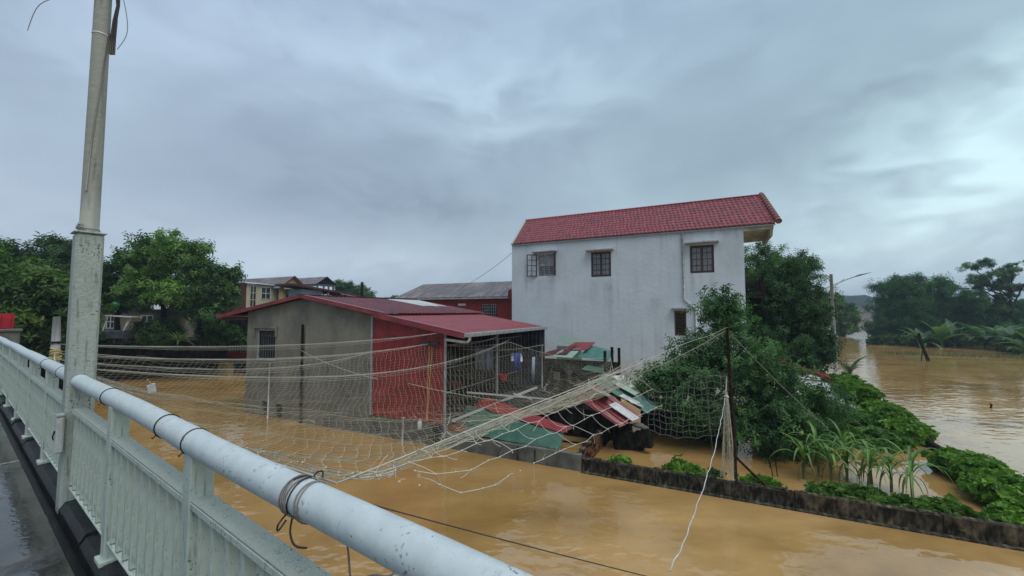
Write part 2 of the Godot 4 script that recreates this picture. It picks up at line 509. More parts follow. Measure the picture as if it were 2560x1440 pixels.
# ---------------------------------------------------------------- sky
func sky_texture() -> ImageTexture:
	var W := 1536
	var H := 768
	var im := Image.create(W, H, false, Image.FORMAT_RGBF)
	var n1 := noise(21, 1.0, 5)
	var n2 := noise(22, 1.0, 4)
	# broad swells of the cloud deck: [azimuth, elevation, width, height, brightness]
	var swells := [[0.0, 26.0, 14.0, 12.0, 0.10], [-22.0, 15.5, 20.0, 5.0, -0.17], [-6.0, 14.0, 14.0, 4.0, -0.10], [49.0, 13.0, 11.0, 7.0, 0.40], [51.0, 21.0, 7.0, 3.0, 0.25],
		[57.0, 33.0, 15.0, 8.0, -0.13], [24.0, 21.0, 14.0, 5.0, -0.10], [-50.0, 30.0, 16.0, 10.0, 0.05], [-22.0, 6.0, 16.0, 3.5, 0.10], [44.0, 6.0, 16.0, 4.0, 0.08],
		[110.0, 20.0, 26.0, 9.0, -0.12], [150.0, 30.0, 20.0, 12.0, 0.14], [-110.0, 22.0, 24.0, 8.0, 0.10], [-150.0, 15.0, 26.0, 7.0, -0.11], [180.0, 45.0, 30.0, 14.0, 0.06]]
	for j in H:
		var el := 90.0 - (j + 0.5) * 180.0 / H
		for i in W:
			if el < -2.0:
				im.set_pixel(i, j, Color(0.17, 0.15, 0.11))
				continue
			var az := wrapf((i + 0.5) / W * 360.0, -180.0, 180.0)
			var e := deg_to_rad(maxf(el, 0.0))
			var a := deg_to_rad(az)
			var y := sin(e)
			var px := sin(a) * cos(e)
			var pz := cos(a) * cos(e)
			var warp := 0.35 * n2.get_noise_3d(px * 1.3, y * 2.6, pz * 1.3)
			var big := n1.get_noise_3d(px * 1.5 + warp, y * 3.6 + warp * 1.2, pz * 1.5)
			var fine := n2.get_noise_3d(px * 4.6 + warp * 2.0, y * 9.5 + big * 1.5, pz * 4.6)
			var t := clampf(el / 60.0, 0.0, 1.0)
			var c := Color(0.43, 0.515, 0.595).lerp(Color(0.335, 0.435, 0.525), smoothstep(0.0, 0.30, t)).lerp(Color(0.375, 0.50, 0.65), smoothstep(0.22, 0.85, t))
			var k := 0.91 + 0.25 * big + 0.10 * fine
			for s in swells:
				var da: float = absf(az - s[0])
				if da > 180.0: da = 360.0 - da
				da = da * cos(e) / s[2]
				var de: float = (el - s[1]) / s[3]
				var q := da * da + de * de
				if q < 8.0: k += 1.05 * s[4] * exp(-q * 0.8) * (1.0 + 1.6 * fine + 0.8 * big)
			k = clampf(k, 0.62, 1.75)
			var tint := clampf((az + 10.0) / 60.0, -0.45, 0.8) * (1.0 if absf(az) < 90.0 else 0.0)
			c = Color(c.r * k * (1.0 - 0.03 * tint), c.g * k * (1.0 + 0.025 * tint), c.b * pow(k, 0.86) * (1.0 - 0.03 * tint))
			im.set_pixel(i, j, c)
	return ImageTexture.create_from_image(im)

func _ready() -> void:
	var cam := Camera3D.new()
	cam.name = "camera"
	add_child(cam)
	cam.position = Vector3(0, 4.4, 0)
	cam.rotation.x = deg_to_rad(3.366)
	cam.fov = 70.44
	cam.near = 0.05
	cam.far = 6000.0
	var sm := PanoramaSkyMaterial.new()
	sm.panorama = sky_texture()
	sm.energy_multiplier = 1.0
	var sky := Sky.new()
	sky.sky_material = sm
	var env := Environment.new()
	env.background_mode = Environment.BG_SKY
	env.sky = sky
	env.tonemap_mode = Environment.TONE_MAPPER_LINEAR
	env.tonemap_exposure = 1.28
	env.fog_enabled = true
	env.fog_density = 0.0008
	env.fog_light_color = Color(0.74, 0.82, 0.88)
	env.sdfgi_enabled = true
	env.ssao_enabled = true
	env.ssil_enabled = true
	var we := WorldEnvironment.new()
	we.name = "environment"
	we.environment = env
	add_child(we)
	var sun := DirectionalLight3D.new()
	sun.name = "sun"
	sun.light_energy = 0.5
	sun.light_color = Color(1.0, 0.97, 0.93)
	sun.light_angular_distance = 40.0
	sun.shadow_enabled = true
	add_child(sun)
	sun.rotation = Vector3(deg_to_rad(-62.0), deg_to_rad(35.0), 0)
	rng.seed = 7
	materials()
	setting()
	bridge()
	buildings()
	yard()
	village()
	plants()
	nets()

# ---------------------------------------------------------------- setting
func slab(poly: Array, y0: float, y1: float) -> void:
	begin()
	O = Vector3.ZERO
	var idx := Geometry2D.triangulate_polygon(PackedVector2Array(poly))
	for k in range(0, idx.size(), 3):
		var p: Array = [poly[idx[k]], poly[idx[k + 1]], poly[idx[k + 2]]].map(func(q): return Vector3(q.x, y1, q.y))
		face(p, Vector3.UP)
	for k in poly.size():
		var a: Vector2 = poly[k]
		var b: Vector2 = poly[(k + 1) % poly.size()]
		var d := b - a
		var sg := 1.0 if Geometry2D.is_polygon_clockwise(PackedVector2Array(poly)) else -1.0
		face([Vector3(a.x, y0, a.y), Vector3(b.x, y0, b.y), Vector3(b.x, y1, b.y), Vector3(a.x, y1, a.y)], Vector3(d.y, 0, -d.x) * -sg)

func setting() -> void:
	O = Vector3.ZERO
	begin()
	var R := 3000.0
	face([Vector3(-R, 0, -R), Vector3(R, 0, -R), Vector3(R, 0, 400), Vector3(-R, 0, 400)], Vector3.UP)
	metas(emit("flood_water", M.water, self), "muddy ochre flood water spreading to the horizon", "water", "", "structure")
	# the village bank on the left, above the flood
	slab([Vector2(-15.6, -10.2), Vector2(-20.5, -15.8), Vector2(-25, -20), Vector2(-26, -26), Vector2(-21.3, -30.2), Vector2(-17, -34), Vector2(-18, -90), Vector2(-150, -90), Vector2(-150, 40), Vector2(-26, 12)], -0.4, 2.35)
	metas(emit("village_ground", M.soil, self), "dark earth bank that the village houses and trees stand on", "ground", "", "structure")
	slab([Vector2(-16.9, -40), Vector2(2, -32), Vector2(12, -60), Vector2(-10, -200), Vector2(-150, -200), Vector2(-150, -90.1), Vector2(-17.9, -90.1)], -0.4, 1.2)
	metas(emit("far_ground", M.soil, self), "low ground behind the red walled house and below the distant trees", "ground", "", "structure")
	# far hills, all round the horizon
	var hn := noise(31, 1.0, 4)
	for ringn in 2:
		begin(false)
		var rad := 430.0 + 420.0 * ringn
		var N := 220
		var row := []
		for k in N + 1:
			var a := TAU * float(k % N) / N
			var d := Vector3(sin(a), 0, -cos(a))
			var h := (9.0 + 16.0 * ringn) + (12.0 + 20.0 * ringn) * hn.get_noise_2d(cos(a) * (4.0 + ringn) + ringn * 9.0, sin(a) * (4.0 + ringn))
			h += 2.2 * hn.get_noise_2d(k * 0.9, ringn * 40.0)
			var az := rad_to_deg(atan2(d.x, -d.z))
			h += (13.0 if ringn == 0 else 12.0) * exp(-pow((az - 38.5) / 4.0, 2.0))
			h = maxf(h, 3.0)
			row.append([d * rad + Vector3.DOWN * 1.0, d * (rad + 20) + Vector3.UP * h * 0.62, d * (rad + 70) + Vector3.UP * h, d * (rad + 180) + Vector3.UP * h * 0.3])
		for k in N:
			for q in 3:
				face([row[k][q], row[k + 1][q], row[k + 1][q + 1], row[k][q + 1]], Vector3.UP * 3.0 - (row[k][q] as Vector3).normalized())
		metas(emit("hills", M.hill, self), "wooded hill line low on the far horizon" if ringn == 0 else "paler second line of wooded hills behind the first", "hill", "", "structure")

# ---------------------------------------------------------------- bridge
func bridge() -> void:
	var e := 4.4
	var dk := e - 1.75
	O = Vector3.ZERO
	var rt := Transform3D(frame_of("r"), Vector3.ZERO)
	# walkway slabs with a joint every few metres
	var k := 0
	var s := -9.0
	while s < 24.0:
		begin()
		bx(r3(s + 0.006, dk - 0.25, -4.0), r3(s + 4.15 - 0.006, dk, 0.585), 0.006)
		var d := emit("walkway", M.deck, self)
		d.transform = rt
		d.name = numbered("walkway")
		metas(d, "wet dark walkway slab of the bridge, %s" % ["behind the camera", "at the lower left edge beneath the near railing", "just nearer than the lamp post base", "beside the lamp post base", "beyond the lamp post", "next to last before the end pillar", "farthest by the end pillar", "past the end pillar"][k], "walkway", "slabs of the bridge walkway", "structure")
		s += 4.15
		k += 1
	begin()
	bx(r3(-9, dk - 0.9, -4.05), r3(24, dk - 0.255, 1.0))
	bx(r3(-9, dk - 0.26, 0.57), r3(24, dk - 0.10, 0.67))
	var dd := emit("bridge_deck", M.gutter, self)
	dd.transform = rt
	metas(dd, "dark bridge deck with the open drain slot beside the walkway", "bridge deck", "", "structure")
	# kerb beam under the railing, cast in short lengths
	var kb := Node3D.new()
	kb.name = "bridge_kerb"
	add_child(kb)
	kb.transform = rt
	metas(kb, "black mossy concrete kerb under the bridge railing", "kerb", "", "structure")
	s = -9.0
	while s < 24.0:
		begin()
		var yy := dk + rng.randf_range(-0.02, 0.03)
		prism([r3(s, dk - 0.255, 0.66), r3(s, yy - 0.02, 0.665), r3(s, yy + 0.035, 0.70), r3(s, yy + 0.05, 0.99), r3(s, dk - 0.255, 1.02)], Vector3(0, 0, -0.785))
		emit("kerb_block", M.kerb, kb)
		s += 0.795
	# ---- railing
	var rail := thing("bridge_railing", "pale green grey steel railing with round handrail and flat balusters", "railing", "r", r3(0, dk, 0.75))
	var yt := e - 0.635
	var yp := e - 0.88
	var yb := e - 1.57
	for seg in [[-7.5, 5.45], [5.66, 15.0], [15.02, 24.0]]:
		begin(false)
		var pts := []
		var rad := []
		var n := int((seg[1] - seg[0]) / 0.22)
		for q in n + 1:
			var ss: float = lerpf(seg[0], seg[1], float(q) / n)
			pts.append(r3(ss, yt + 0.004 * sin(ss * 2.3), 0.75 + 0.004 * sin(ss * 1.7 + 1.0)))
			rad.append(0.060 + (0.0022 if (q % 14) == 3 else 0.0))
		tube(pts, rad, 24)
		emit("handrail", M.tube_paint, rail)
	var tie_at := func(x: float) -> Vector3: return r3(x, yt + 0.004 * sin(x * 2.3), 0.75 + 0.004 * sin(x * 1.7 + 1.0))
	# posts
	var ps := -3.9
	k = 0
	while ps < 23.0:
		if absf(ps - 5.56) > 0.3:
			begin()
			var main := k % 2 == 0
			bx(r3(ps - 0.05, dk - 0.02, 0.70), r3(ps + 0.05, yt - 0.03, 0.80), 0.006)
			bx(r3(ps - 0.075, dk + 0.03, 0.675), r3(ps + 0.075, dk + 0.062, 0.825), 0.004)
			emit("post", M.rail_paint, rail)
		else:
			k += 1
		ps += 1.577
		k += 1
	# top plate and bottom rail in lengths between the main posts
	for seg in [[-3.85, -0.80], [-0.69, 2.36], [2.46, 5.42], [5.70, 8.66], [8.77, 11.82], [11.92, 14.97], [15.08, 18.1], [18.2, 23.0]]:
		begin()
		bx(r3(seg[0], yp - 0.006, 0.705), r3(seg[1], yp + 0.006, 0.795), 0.003)
		var pl := emit("top_plate", M.plate_top, rail)
		begin()
		bx(r3(seg[0], yp - 0.036, 0.703), r3(seg[1], yp - 0.0065, 0.711), 0.002)
		bx(r3(seg[0], yp - 0.036, 0.789), r3(seg[1], yp - 0.0065, 0.797), 0.002)
		emit("plate_lip", M.rail_paint, pl)
		begin()
		bx(r3(seg[0], yb - 0.012, 0.712), r3(seg[1], yb, 0.788), 0.003)
		emit("bottom_rail", M.rail_paint, rail)
	# balusters: flat bars set across the rail
	O = Vector3.ZERO
	var bars := []
	for q in 4:
		begin()
		box(Vector3.ZERO, Vector3(0.062, yp - yb - 0.02, 0.034), Basis.IDENTITY, 0.004)
		bars.append(made())
	var bs := -3.7
	while bs < 22.8:
		var near_post := false
		for q in 18:
			if absf(bs - (-3.9 + 1.577 * q)) < 0.085: near_post = true
		if not near_post:
			shared("baluster", bars[0], M.rail_paint, rail, Transform3D(Basis(Vector3.UP, rng.randf_range(-0.05, 0.05)), r3(bs, (yp + yb) * 0.5 - 0.004, 0.75 + rng.randf_range(-0.003, 0.003)) - r3(0, dk, 0.75)))
		bs += 0.1577
	# rust runs below the joints of the posts
	O = r3(0, dk, 0.75)
	for q in [[2.455, 0.02, 0.30], [2.455, -0.025, 0.17], [5.5, 0.03, 0.2], [0.87, 0.0, 0.24], [4.02, 0.028, 0.12]]:
		begin()
		var sx: float = q[0] - 0.052
		var l: float = q[2]
		var n0: float = 0.75 + q[1]
		prism([r3(sx, yp - 0.02, n0 - 0.014), r3(sx, yp - 0.02, n0 + 0.013), r3(sx, yp - 0.02 - l * 0.45, n0 + 0.010), r3(sx, yp - 0.02 - l, n0 + 0.002), r3(sx, yp - 0.02 - l * 0.6, n0 - 0.006)], r3(-0.0015, 0, 0))
		emit("rust_run", M.rust_stain, rail)
	# ---- lamp post
	var lp := thing("lamp_post", "thick grey lamp post with square lower shaft rising from the railing", "lamp post", "r", r3(5.56, dk, 0.76))
	begin()
	bx(r3(5.56 - 0.096, dk - 0.1, 0.76 - 0.096), r3(5.56 + 0.096, e + 0.74, 0.76 + 0.096), 0.018)
	emit("lower_shaft", M.post_paint, lp)
	begin()
	bx(r3(5.56 - 0.110, e + 0.74, 0.76 - 0.110), r3(5.56 + 0.110, e + 0.758, 0.76 + 0.110), 0.006)
	emit("flange", M.post_paint, lp)
	begin(false)
	var up := []
	var ur := []
	for q in 14:
		up.append(r3(5.56, e + 0.762 + q * 0.5, 0.76))
		ur.append(0.070 - q * 0.0016)
	tube(up, ur, 14)
	emit("upper_shaft", M.pole_grey, lp)
	begin(false)
	tube([r3(5.56, e + 0.765, 0.76), r3(5.56, e + 0.79, 0.76)], 0.078, 16)
	emit("collar", M.galv, lp)
	begin()
	bx(r3(5.46, e + 0.79, 0.675), r3(5.485, e + 0.83, 0.71), 0.003)
	bx(r3(5.50, e + 0.79, 0.675), r3(5.53, e + 0.83, 0.69), 0.003)
	bar(r3(5.45, e + 0.825, 0.68), r3(5.56, e + 0.79, 0.675), 0.012, 0.02)
	emit("clamp", M.galv, lp)
	# cables and straps on the upper shaft; the camera looks at its (-n, -s) side
	for st in [e + 2.72]:
		begin(false)
		tube([r3(5.56, st, 0.76), r3(5.56, st + 0.022, 0.76)], 0.067, 16)
		emit("strap", M.white, lp)
	for q in 3:
		begin(false)
		var c := []
		for j in 16:
			var t := j / 15.0
			c.append(r3(5.56 - 0.045 - 0.012 * q, e + 2.55 + t * 2.6, 0.76 + 0.066 + 0.012 * q + 0.05 * sin(t * 6.0 + q) * smoothstep(0.05, 0.3, t)))
		tube(c, 0.011 - 0.002 * q, 6)
		emit("cable", M.cable, lp)
	begin(false)
	tube([r3(5.51, e + 2.75, 0.81), r3(5.492, e + 2.2, 0.77), r3(5.492, e + 1.7, 0.735), r3(5.50, e + 1.15, 0.715)], 0.007, 6)
	emit("cable", M.wire, lp)
	for wv in [[[5.52, 3.05, 0.66], [5.6, 3.06, 0.45], [5.6, 2.97, 0.28], [5.62, 2.85, 0.12]], [[5.52, 3.1, 0.66], [5.55, 2.98, 0.52], [5.58, 2.8, 0.36], [5.58, 2.52, 0.30]], [[5.5, 3.3, 0.86], [5.48, 3.0, 0.92], [5.49, 2.8, 0.93], [5.5, 2.62, 0.87]]]:
		begin(false)
		var c := []
		for p in wv: c.append(r3(p[0], e + p[1], p[2]))
		tube(smooth(c), 0.0035, 5)
		emit("loose_wire", M.wire, lp)
	var pb := thing("junction_box", "small pale blue box hung on the lamp post beside the railing", "box", "r", r3(5.40, e - 1.27, 0.62))
	begin()
	bx(r3(5.40, e - 1.25, 0.610), r3(5.48, e - 0.93, 0.661), 0.012)
	emit("case", M.white, pb)
	begin()
	bx(r3(5.392, e - 0.93, 0.605), r3(5.485, e - 0.905, 0.661), 0.006)
	emit("lid", M.galv, pb)
	begin(false)
	tube([r3(5.43, e - 1.05, 0.606), r3(5.43, e - 1.10, 0.595), r3(5.43, e - 1.13, 0.601)], 0.006, 6)
	emit("latch", M.black, pb)
	# ---- wire ties round the handrail
	var spots := [[4.27, "wire tie on the handrail just right of the lamp post"], [2.90, "wire tie on the handrail midway between two posts"], [2.46, "wire tie on the handrail right above a post"], [6.35, "wire tie on the handrail just left of the lamp post"], [7.6, "wire tie on the handrail second left of the lamp post"]]
	for sp in spots:
		var c: Vector3 = tie_at.call(sp[0])
		var t := thing("wire_tie", "thin black " + sp[1], "wire", "r", c, "wire ties on the handrail")
		begin(false)
		ring(c, Vector3(0.12, 0.05, 1), 0.0635, 0.0035)
		emit("loop", M.black, t)
		begin(false)
		tube([c + Vector3(-0.05, -0.035, 0.0), c + Vector3(-0.068, -0.05, 0.01), c + Vector3(-0.075, -0.04, 0.03)], 0.003, 5)
		emit("twist", M.black, t)
	var c0: Vector3 = tie_at.call(1.44)
	var wb := thing("wire_lashing", "many turns of grey wire lashing the net corner to the handrail", "wire", "r", c0)
	for q in 9:
		begin(false)
		ring(c0 + Vector3(0, 0, rng.randf_range(-0.03, 0.035) if q < 7 else 0.075), Vector3(rng.randf_range(-0.22, 0.22), rng.randf_range(-0.15, 0.25), 1), 0.0635 + rng.randf() * 0.003, 0.0026 if q != 3 else 0.004)
		emit("turn", M.black if q in [3, 5] else M.wire, wb)
	for p in [[[-0.04, -0.05, 0.02], [-0.07, -0.07, 0.07], [-0.085, -0.085, 0.13], [-0.08, -0.075, 0.19]], [[-0.05, -0.04, 0], [-0.085, -0.055, 0.02], [-0.07, -0.09, -0.01], [-0.04, -0.07, -0.02]], [[0.04, 0.045, 0.0], [0.06, 0.055, -0.02], [0.09, 0.05, -0.03], [0.085, 0.03, -0.02]]]:
		begin(false)
		var pl := []
		for j in p: pl.append(c0 + Vector3(j[0], j[1], j[2]))
		tube(smooth(pl), 0.0032, 5)
		emit("loose_end", M.black, wb)
	var c1: Vector3 = tie_at.call(1.17)
	var dw := thing("dangling_wire", "bent grey wire hanging in loops below the handrail", "wire", "r", c1)
	for p in [[[0.0, -0.055, 0.0], [0.015, -0.12, -0.01], [0.02, -0.2, 0.0], [0.04, -0.22, 0.01], [0.02, -0.26, 0.02], [0.05, -0.33, 0.0], [0.1, -0.4, -0.02], [0.12, -0.5, -0.02]], [[0.02, -0.2, 0.0], [0.06, -0.18, 0.05], [0.1, -0.185, 0.09], [0.14, -0.14, 0.11], [0.13, -0.06, 0.12]], [[0.08, -0.185, 0.08], [0.09, -0.3, 0.1], [0.08, -0.45, 0.1]], [[0.04, -0.22, 0.01], [0.0, -0.3, 0.0], [0.01, -0.42, 0.02]]]:
		begin(false)
		var pl := []
		for j in p: pl.append(c1 + Vector3(j[0], j[1], j[2]))
		tube(smooth(pl), 0.0032, 5)
		emit("strand", M.wire, dw)
	begin(false)
	tube(curve(c1 + Vector3(0.1, -0.03, 0.15), c1 + Vector3(0.09, -0.55, 0.1), -0.01, 6), 0.0048, 6)
	emit("strand", M.black, dw, "black cord hanging beside the grey wires")
	# ---- end of the bridge
	var ep := thing("end_pillar", "short pale concrete pillar where the bridge railing ends", "pillar", "w", Vector3(-15.0, 2.3, -12.1))
	begin()
	box(Vector3(-15.0, 3.0, -12.1), Vector3(0.62, 1.66, 0.5), Basis(Vector3.UP, 0.9), 0.02)
	emit("shaft", M.concrete, ep)
	begin()
	box(Vector3(-15.0, 3.86, -12.1), Vector3(0.70, 0.07, 0.58), Basis(Vector3.UP, 0.9), 0.01)
	emit("cap", M.concrete, ep)
	var rp := thing("red_sign", "red steel panel standing on the end pillar at the left edge", "panel", "w", Vector3(-15.1, 3.9, -12.1))
	begin()
	box(Vector3(-15.12, 4.13, -12.1), Vector3(0.55, 0.44, 0.05), Basis(Vector3.UP, 0.5), 0.006)
	emit("board", M.sign_red, rp)
	begin()
	for q in 3:
		box(Vector3(-15.12, 4.13, -12.1) + Basis(Vector3.UP, 0.5) * Vector3(-0.2 + 0.2 * q, 0, 0.035), Vector3(0.05, 0.44, 0.02), Basis(Vector3.UP, 0.5), 0.005)
	emit("rib", M.sign_red, rp)

# ---------------------------------------------------------------- the near buildings
# A casement leaf of nu x ny panes, hinged at (u, v), opened by ang; its width runs along +u for dir = 1.
func leaf_window(called: String, parent: Node, u: float, y0: float, y1: float, v: float, w: float, ang: float, dir: float, nu: int, ny: int, wood: Material, pane: Material) -> void:
	var piv := v3(u, 0, v)
	var b := Basis(Vector3.UP, -ang * dir)
	var at := func(a: float, y: float, d := 0.0) -> Vector3: return piv + b * Vector3(a * dir, 0, d) + Vector3(0, y, 0)
	begin()
	var t := 0.05
	for a in [t * 0.5, w - t * 0.5]: bar(at.call(a, y0), at.call(a, y1), t, 0.045)
	for y in [y0 + t * 0.5, y1 - t * 0.5]: bar(at.call(t, y), at.call(w - t, y), 0.045, t)
	for k in range(1, nu): bar(at.call(w * k / nu, y0 + t), at.call(w * k / nu, y1 - t), 0.028, 0.034)
	for k in range(1, ny): bar(at.call(t, lerpf(y0, y1, float(k) / ny)), at.call(w - t, lerpf(y0, y1, float(k) / ny)), 0.032, 0.028)
	var f := emit(called, wood, parent)
	for i in nu:
		for j in ny:
			begin()
			var x0: float = w * i / nu + 0.016
			var x1: float = w * (i + 1) / nu - 0.016
			var h0 := lerpf(y0, y1, float(j) / ny) + 0.016
			var h1 := lerpf(y0, y1, float(j + 1) / ny) - 0.016
			face([at.call(x0, h0), at.call(x1, h0), at.call(x1, h1), at.call(x0, h1)], Vector3.BACK)
			emit("pane", pane, f)

func lintel(parent: Node, u0: float, u1: float, y: float, v: float, d := 0.32) -> void:
	begin()
	bb(u0, u1, y, y + 0.085, v - d, v, 0.012)
	emit("lintel", M.trim, parent)

func buildings() -> void:
	white_house()
	shed()
	red_house()

func white_house() -> void:
	var V := 22.3
	var hs := thing("white_house", "tall narrow pale blue grey house with red tiled roof, standing in the flood", "house", "b", v3(-4.7, 0, V))
	var w1 := [-9.21, -8.16, 6.47, 7.84]
	var w2 := [-5.97, -4.86, 6.34, 7.73]
	var w3 := [-0.90, 0.19, 6.34, 7.73]
	var w4 := [-1.70, -1.14, 3.20, 4.46]
	# the side wall is finely divided, so that damp runs, the tide mark and blotches can tint it
	var stain := noise(51, 1.0, 4)
	var runs := [[-9.1, 6.4, 0.10, 2.2], [-8.3, 6.4, 0.09, 1.6], [-5.85, 6.3, 0.12, 2.6], [-5.0, 6.3, 0.14, 3.6], [-4.9, 6.3, 0.05, 4.2], [-0.75, 6.3, 0.07, 2.4], [0.05, 6.3, 0.08, 1.8], [-1.05, 8.5, 0.10, 0.9], [0.1, 8.5, 0.05, 0.7], [0.75, 8.5, 0.16, 2.4], [1.2, 8.5, 0.12, 3.4], [0.45, 7.8, 0.06, 1.6], [-6.15, 7.75, 0.05, 1.0], [-2.6, 5.2, 0.18, 1.5], [-7.5, 5.0, 0.2, 1.2]]
	begin()
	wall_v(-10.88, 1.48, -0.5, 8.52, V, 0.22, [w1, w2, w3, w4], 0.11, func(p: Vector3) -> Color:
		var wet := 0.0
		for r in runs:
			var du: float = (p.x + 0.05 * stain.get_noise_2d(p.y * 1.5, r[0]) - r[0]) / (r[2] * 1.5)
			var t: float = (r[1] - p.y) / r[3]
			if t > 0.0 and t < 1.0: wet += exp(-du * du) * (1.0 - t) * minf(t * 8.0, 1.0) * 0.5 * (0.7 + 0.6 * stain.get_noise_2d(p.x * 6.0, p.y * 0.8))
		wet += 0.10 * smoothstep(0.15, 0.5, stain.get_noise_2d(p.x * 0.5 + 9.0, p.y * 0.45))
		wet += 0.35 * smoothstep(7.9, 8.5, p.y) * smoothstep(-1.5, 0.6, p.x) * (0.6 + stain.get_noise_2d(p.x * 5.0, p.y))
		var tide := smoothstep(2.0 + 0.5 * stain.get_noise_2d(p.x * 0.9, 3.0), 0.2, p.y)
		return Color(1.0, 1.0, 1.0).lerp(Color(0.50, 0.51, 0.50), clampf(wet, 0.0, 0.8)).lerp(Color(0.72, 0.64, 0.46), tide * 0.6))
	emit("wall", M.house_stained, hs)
	begin()
	bb(-10.88, 1.48, -0.5, 8.52, 26.0, 26.2)
	emit("rear_wall", M.house_paint, hs)
	begin()
	bb(-10.88, -10.66, -0.5, 8.52, V + 0.2205, 25.9995)
	face([v3(-10.88, 8.5, V), v3(-10.88, 8.5, 26.2), v3(-10.88, 10.28, 24.2)], Vector3.LEFT)
	face([v3(-10.66, 8.5, V), v3(-10.66, 8.5, 26.2), v3(-10.66, 10.28, 24.2)], Vector3.RIGHT)
	emit("gable_wall", M.house_paint, hs)
	begin()
	bb(1.26, 1.479, -0.5, 8.3, V + 0.2205, 25.9995)
	emit("front_wall", M.house_paint, hs)
	begin()
	bb(-10.6, 1.2, 2.6, 2.62, V + 0.23, 25.98)
	bb(-10.6, 1.2, 5.5, 5.52, V + 0.23, 25.98)
	bb(-10.6, 1.2, 8.40, 8.42, V + 0.23, 25.98)
	emit("inner_floor", M.dark_room, hs)
	# roof: courses of S-shaped tiles on two slopes
	var yE := 8.52
	var yR := 10.38
	for side in 2:
		begin(false)
		var rows := 11
		var vE := 22.14 if side == 0 else 26.26
		for r in rows:
			var t0 := float(r) / rows
			var t1 := float(r + 1) / rows
			var uR0 := lerpf(2.86, 2.42, t0)
			var n := int((uR0 + 10.72) / 0.205)
			for c in n:
				var u0 := lerpf(-10.72, uR0, float(c) / n)
				var u1 := lerpf(-10.72, uR0, float(c + 1) / n)
				var tone := rng.randf_range(0.78, 1.12) * (0.72 if rng.randf() < 0.04 else 1.0)
				S.set_color(Color(tone, tone * rng.randf_range(0.92, 1.08), tone))
				var pr := [[0.0, 0.0], [0.2, 0.03], [0.45, 0.042], [0.7, 0.028], [1.0, -0.004]]
				var lo := []
				var hi := []
				for p in pr:
					var uu: float = lerpf(u0, u1, p[0])
					lo.append(v3(uu, lerpf(yE, yR, t0) + p[1] + 0.035, lerpf(vE, 24.2, t0)))
					hi.append(v3(uu, lerpf(yE, yR, t1 + 0.012) + p[1] + 0.004, lerpf(vE, 24.2, t1 + 0.012)))
				for q in 4:
					face([lo[q], lo[q + 1], hi[q + 1], hi[q]], Vector3.UP)
					S.set_smooth_group(-1)
					face([lo[q], lo[q + 1], lo[q + 1] + Vector3.DOWN * 0.045, lo[q] + Vector3.DOWN * 0.045], Vector3.BACK if side == 0 else Vector3.FORWARD)
					S.set_smooth_group(0)
		emit("tile_slope", M.tile_red, hs, "", "stuff")
	begin()
	for side in 2:
		var vE := 22.2 if side == 0 else 26.2
		prism([v3(-10.70, yE - 0.03, vE), v3(2.78, yE - 0.03, vE), v3(2.38, yR - 0.03, 24.2), v3(-10.70, yR - 0.03, 24.2)], Vector3(0, -0.06, 0))
	emit("roof_deck", M.trim, hs)
	# clay caps along the right verge and a plain ridge
	for side in 2:
		var vE := 22.05 if side == 0 else 26.35
		for k in 11:
			begin(false)
			var t0 := k / 11.0
			var t1 := (k + 1) / 11.0 + 0.02
			var a := v3(lerpf(2.90, 2.46, t0), lerpf(yE, yR, t0) + 0.05, lerpf(vE, 24.2, t0))
			var b := v3(lerpf(2.90, 2.46, t1), lerpf(yE, yR, t1) + 0.04, lerpf(vE, 24.2, t1))
			tube([a, b], [0.135, 0.115], 12)
			emit("cap_tile", M.tile_clay, hs)
	begin(false)
	tube([v3(-10.8, yR + 0.02, 24.2), v3(2.5, yR + 0.02, 24.2)], 0.07, 10)
	emit("ridge", M.tile_red, hs)
	begin()
	bar(v3(-10.80, yE - 0.02, 22.16), v3(-10.80, yR - 0.01, 24.2), 0.11, 0.14)
	bar(v3(-10.80, yE - 0.02, 26.24), v3(-10.80, yR - 0.01, 24.2), 0.11, 0.14)
	emit("left_verge", M.trim, hs)
	# jettied eaves box over the balcony at the right end
	begin()
	prism([v3(1.482, 8.47, 22.3), v3(2.72, 8.47, 22.3), v3(2.72, 8.31, 22.3), v3(1.482, 8.27, 22.3)], v3(0, 0, 3.9))
	prism([v3(2.70, 8.0, 22.6), v3(2.721, 8.47, 22.303), v3(2.721, 8.47, 26.1), v3(2.70, 8.0, 25.8)], Vector3(-0.12, 0, 0))
	emit("soffit", M.soffit, hs)
	begin()
	bb(1.482, 2.35, 5.10, 5.20, 22.9, 26.1)
	var bal := emit("balcony", M.dark_wall, hs)
	begin()
	for k in 9: bar(v3(1.55 + 0.09 * k, 5.2, 22.96), v3(1.55 + 0.09 * k, 6.08, 22.96), 0.016, 0.016)
	for k in 31: bar(v3(2.32, 5.2, 23.0 + 0.1 * k), v3(2.32, 6.08, 23.0 + 0.1 * k), 0.016, 0.016)
	bar(v3(1.5, 6.1, 22.96), v3(2.34, 6.1, 22.96), 0.03, 0.03)
	bar(v3(2.32, 6.1, 22.97), v3(2.32, 6.1, 26.0), 0.03, 0.03)
	emit("balcony_railing", M.rusty, bal)
	begin()
	bb(1.481, 1.53, 5.2, 7.5, 23.2, 24.8)
	var dr := emit("balcony_door", M.wood_dark, hs)
	begin()
	for q in 2: bb(1.5301, 1.535, 6.2, 7.35, 23.32 + 0.74 * q, 23.94 + 0.74 * q)
	emit("pane", M.pane_dark, dr)
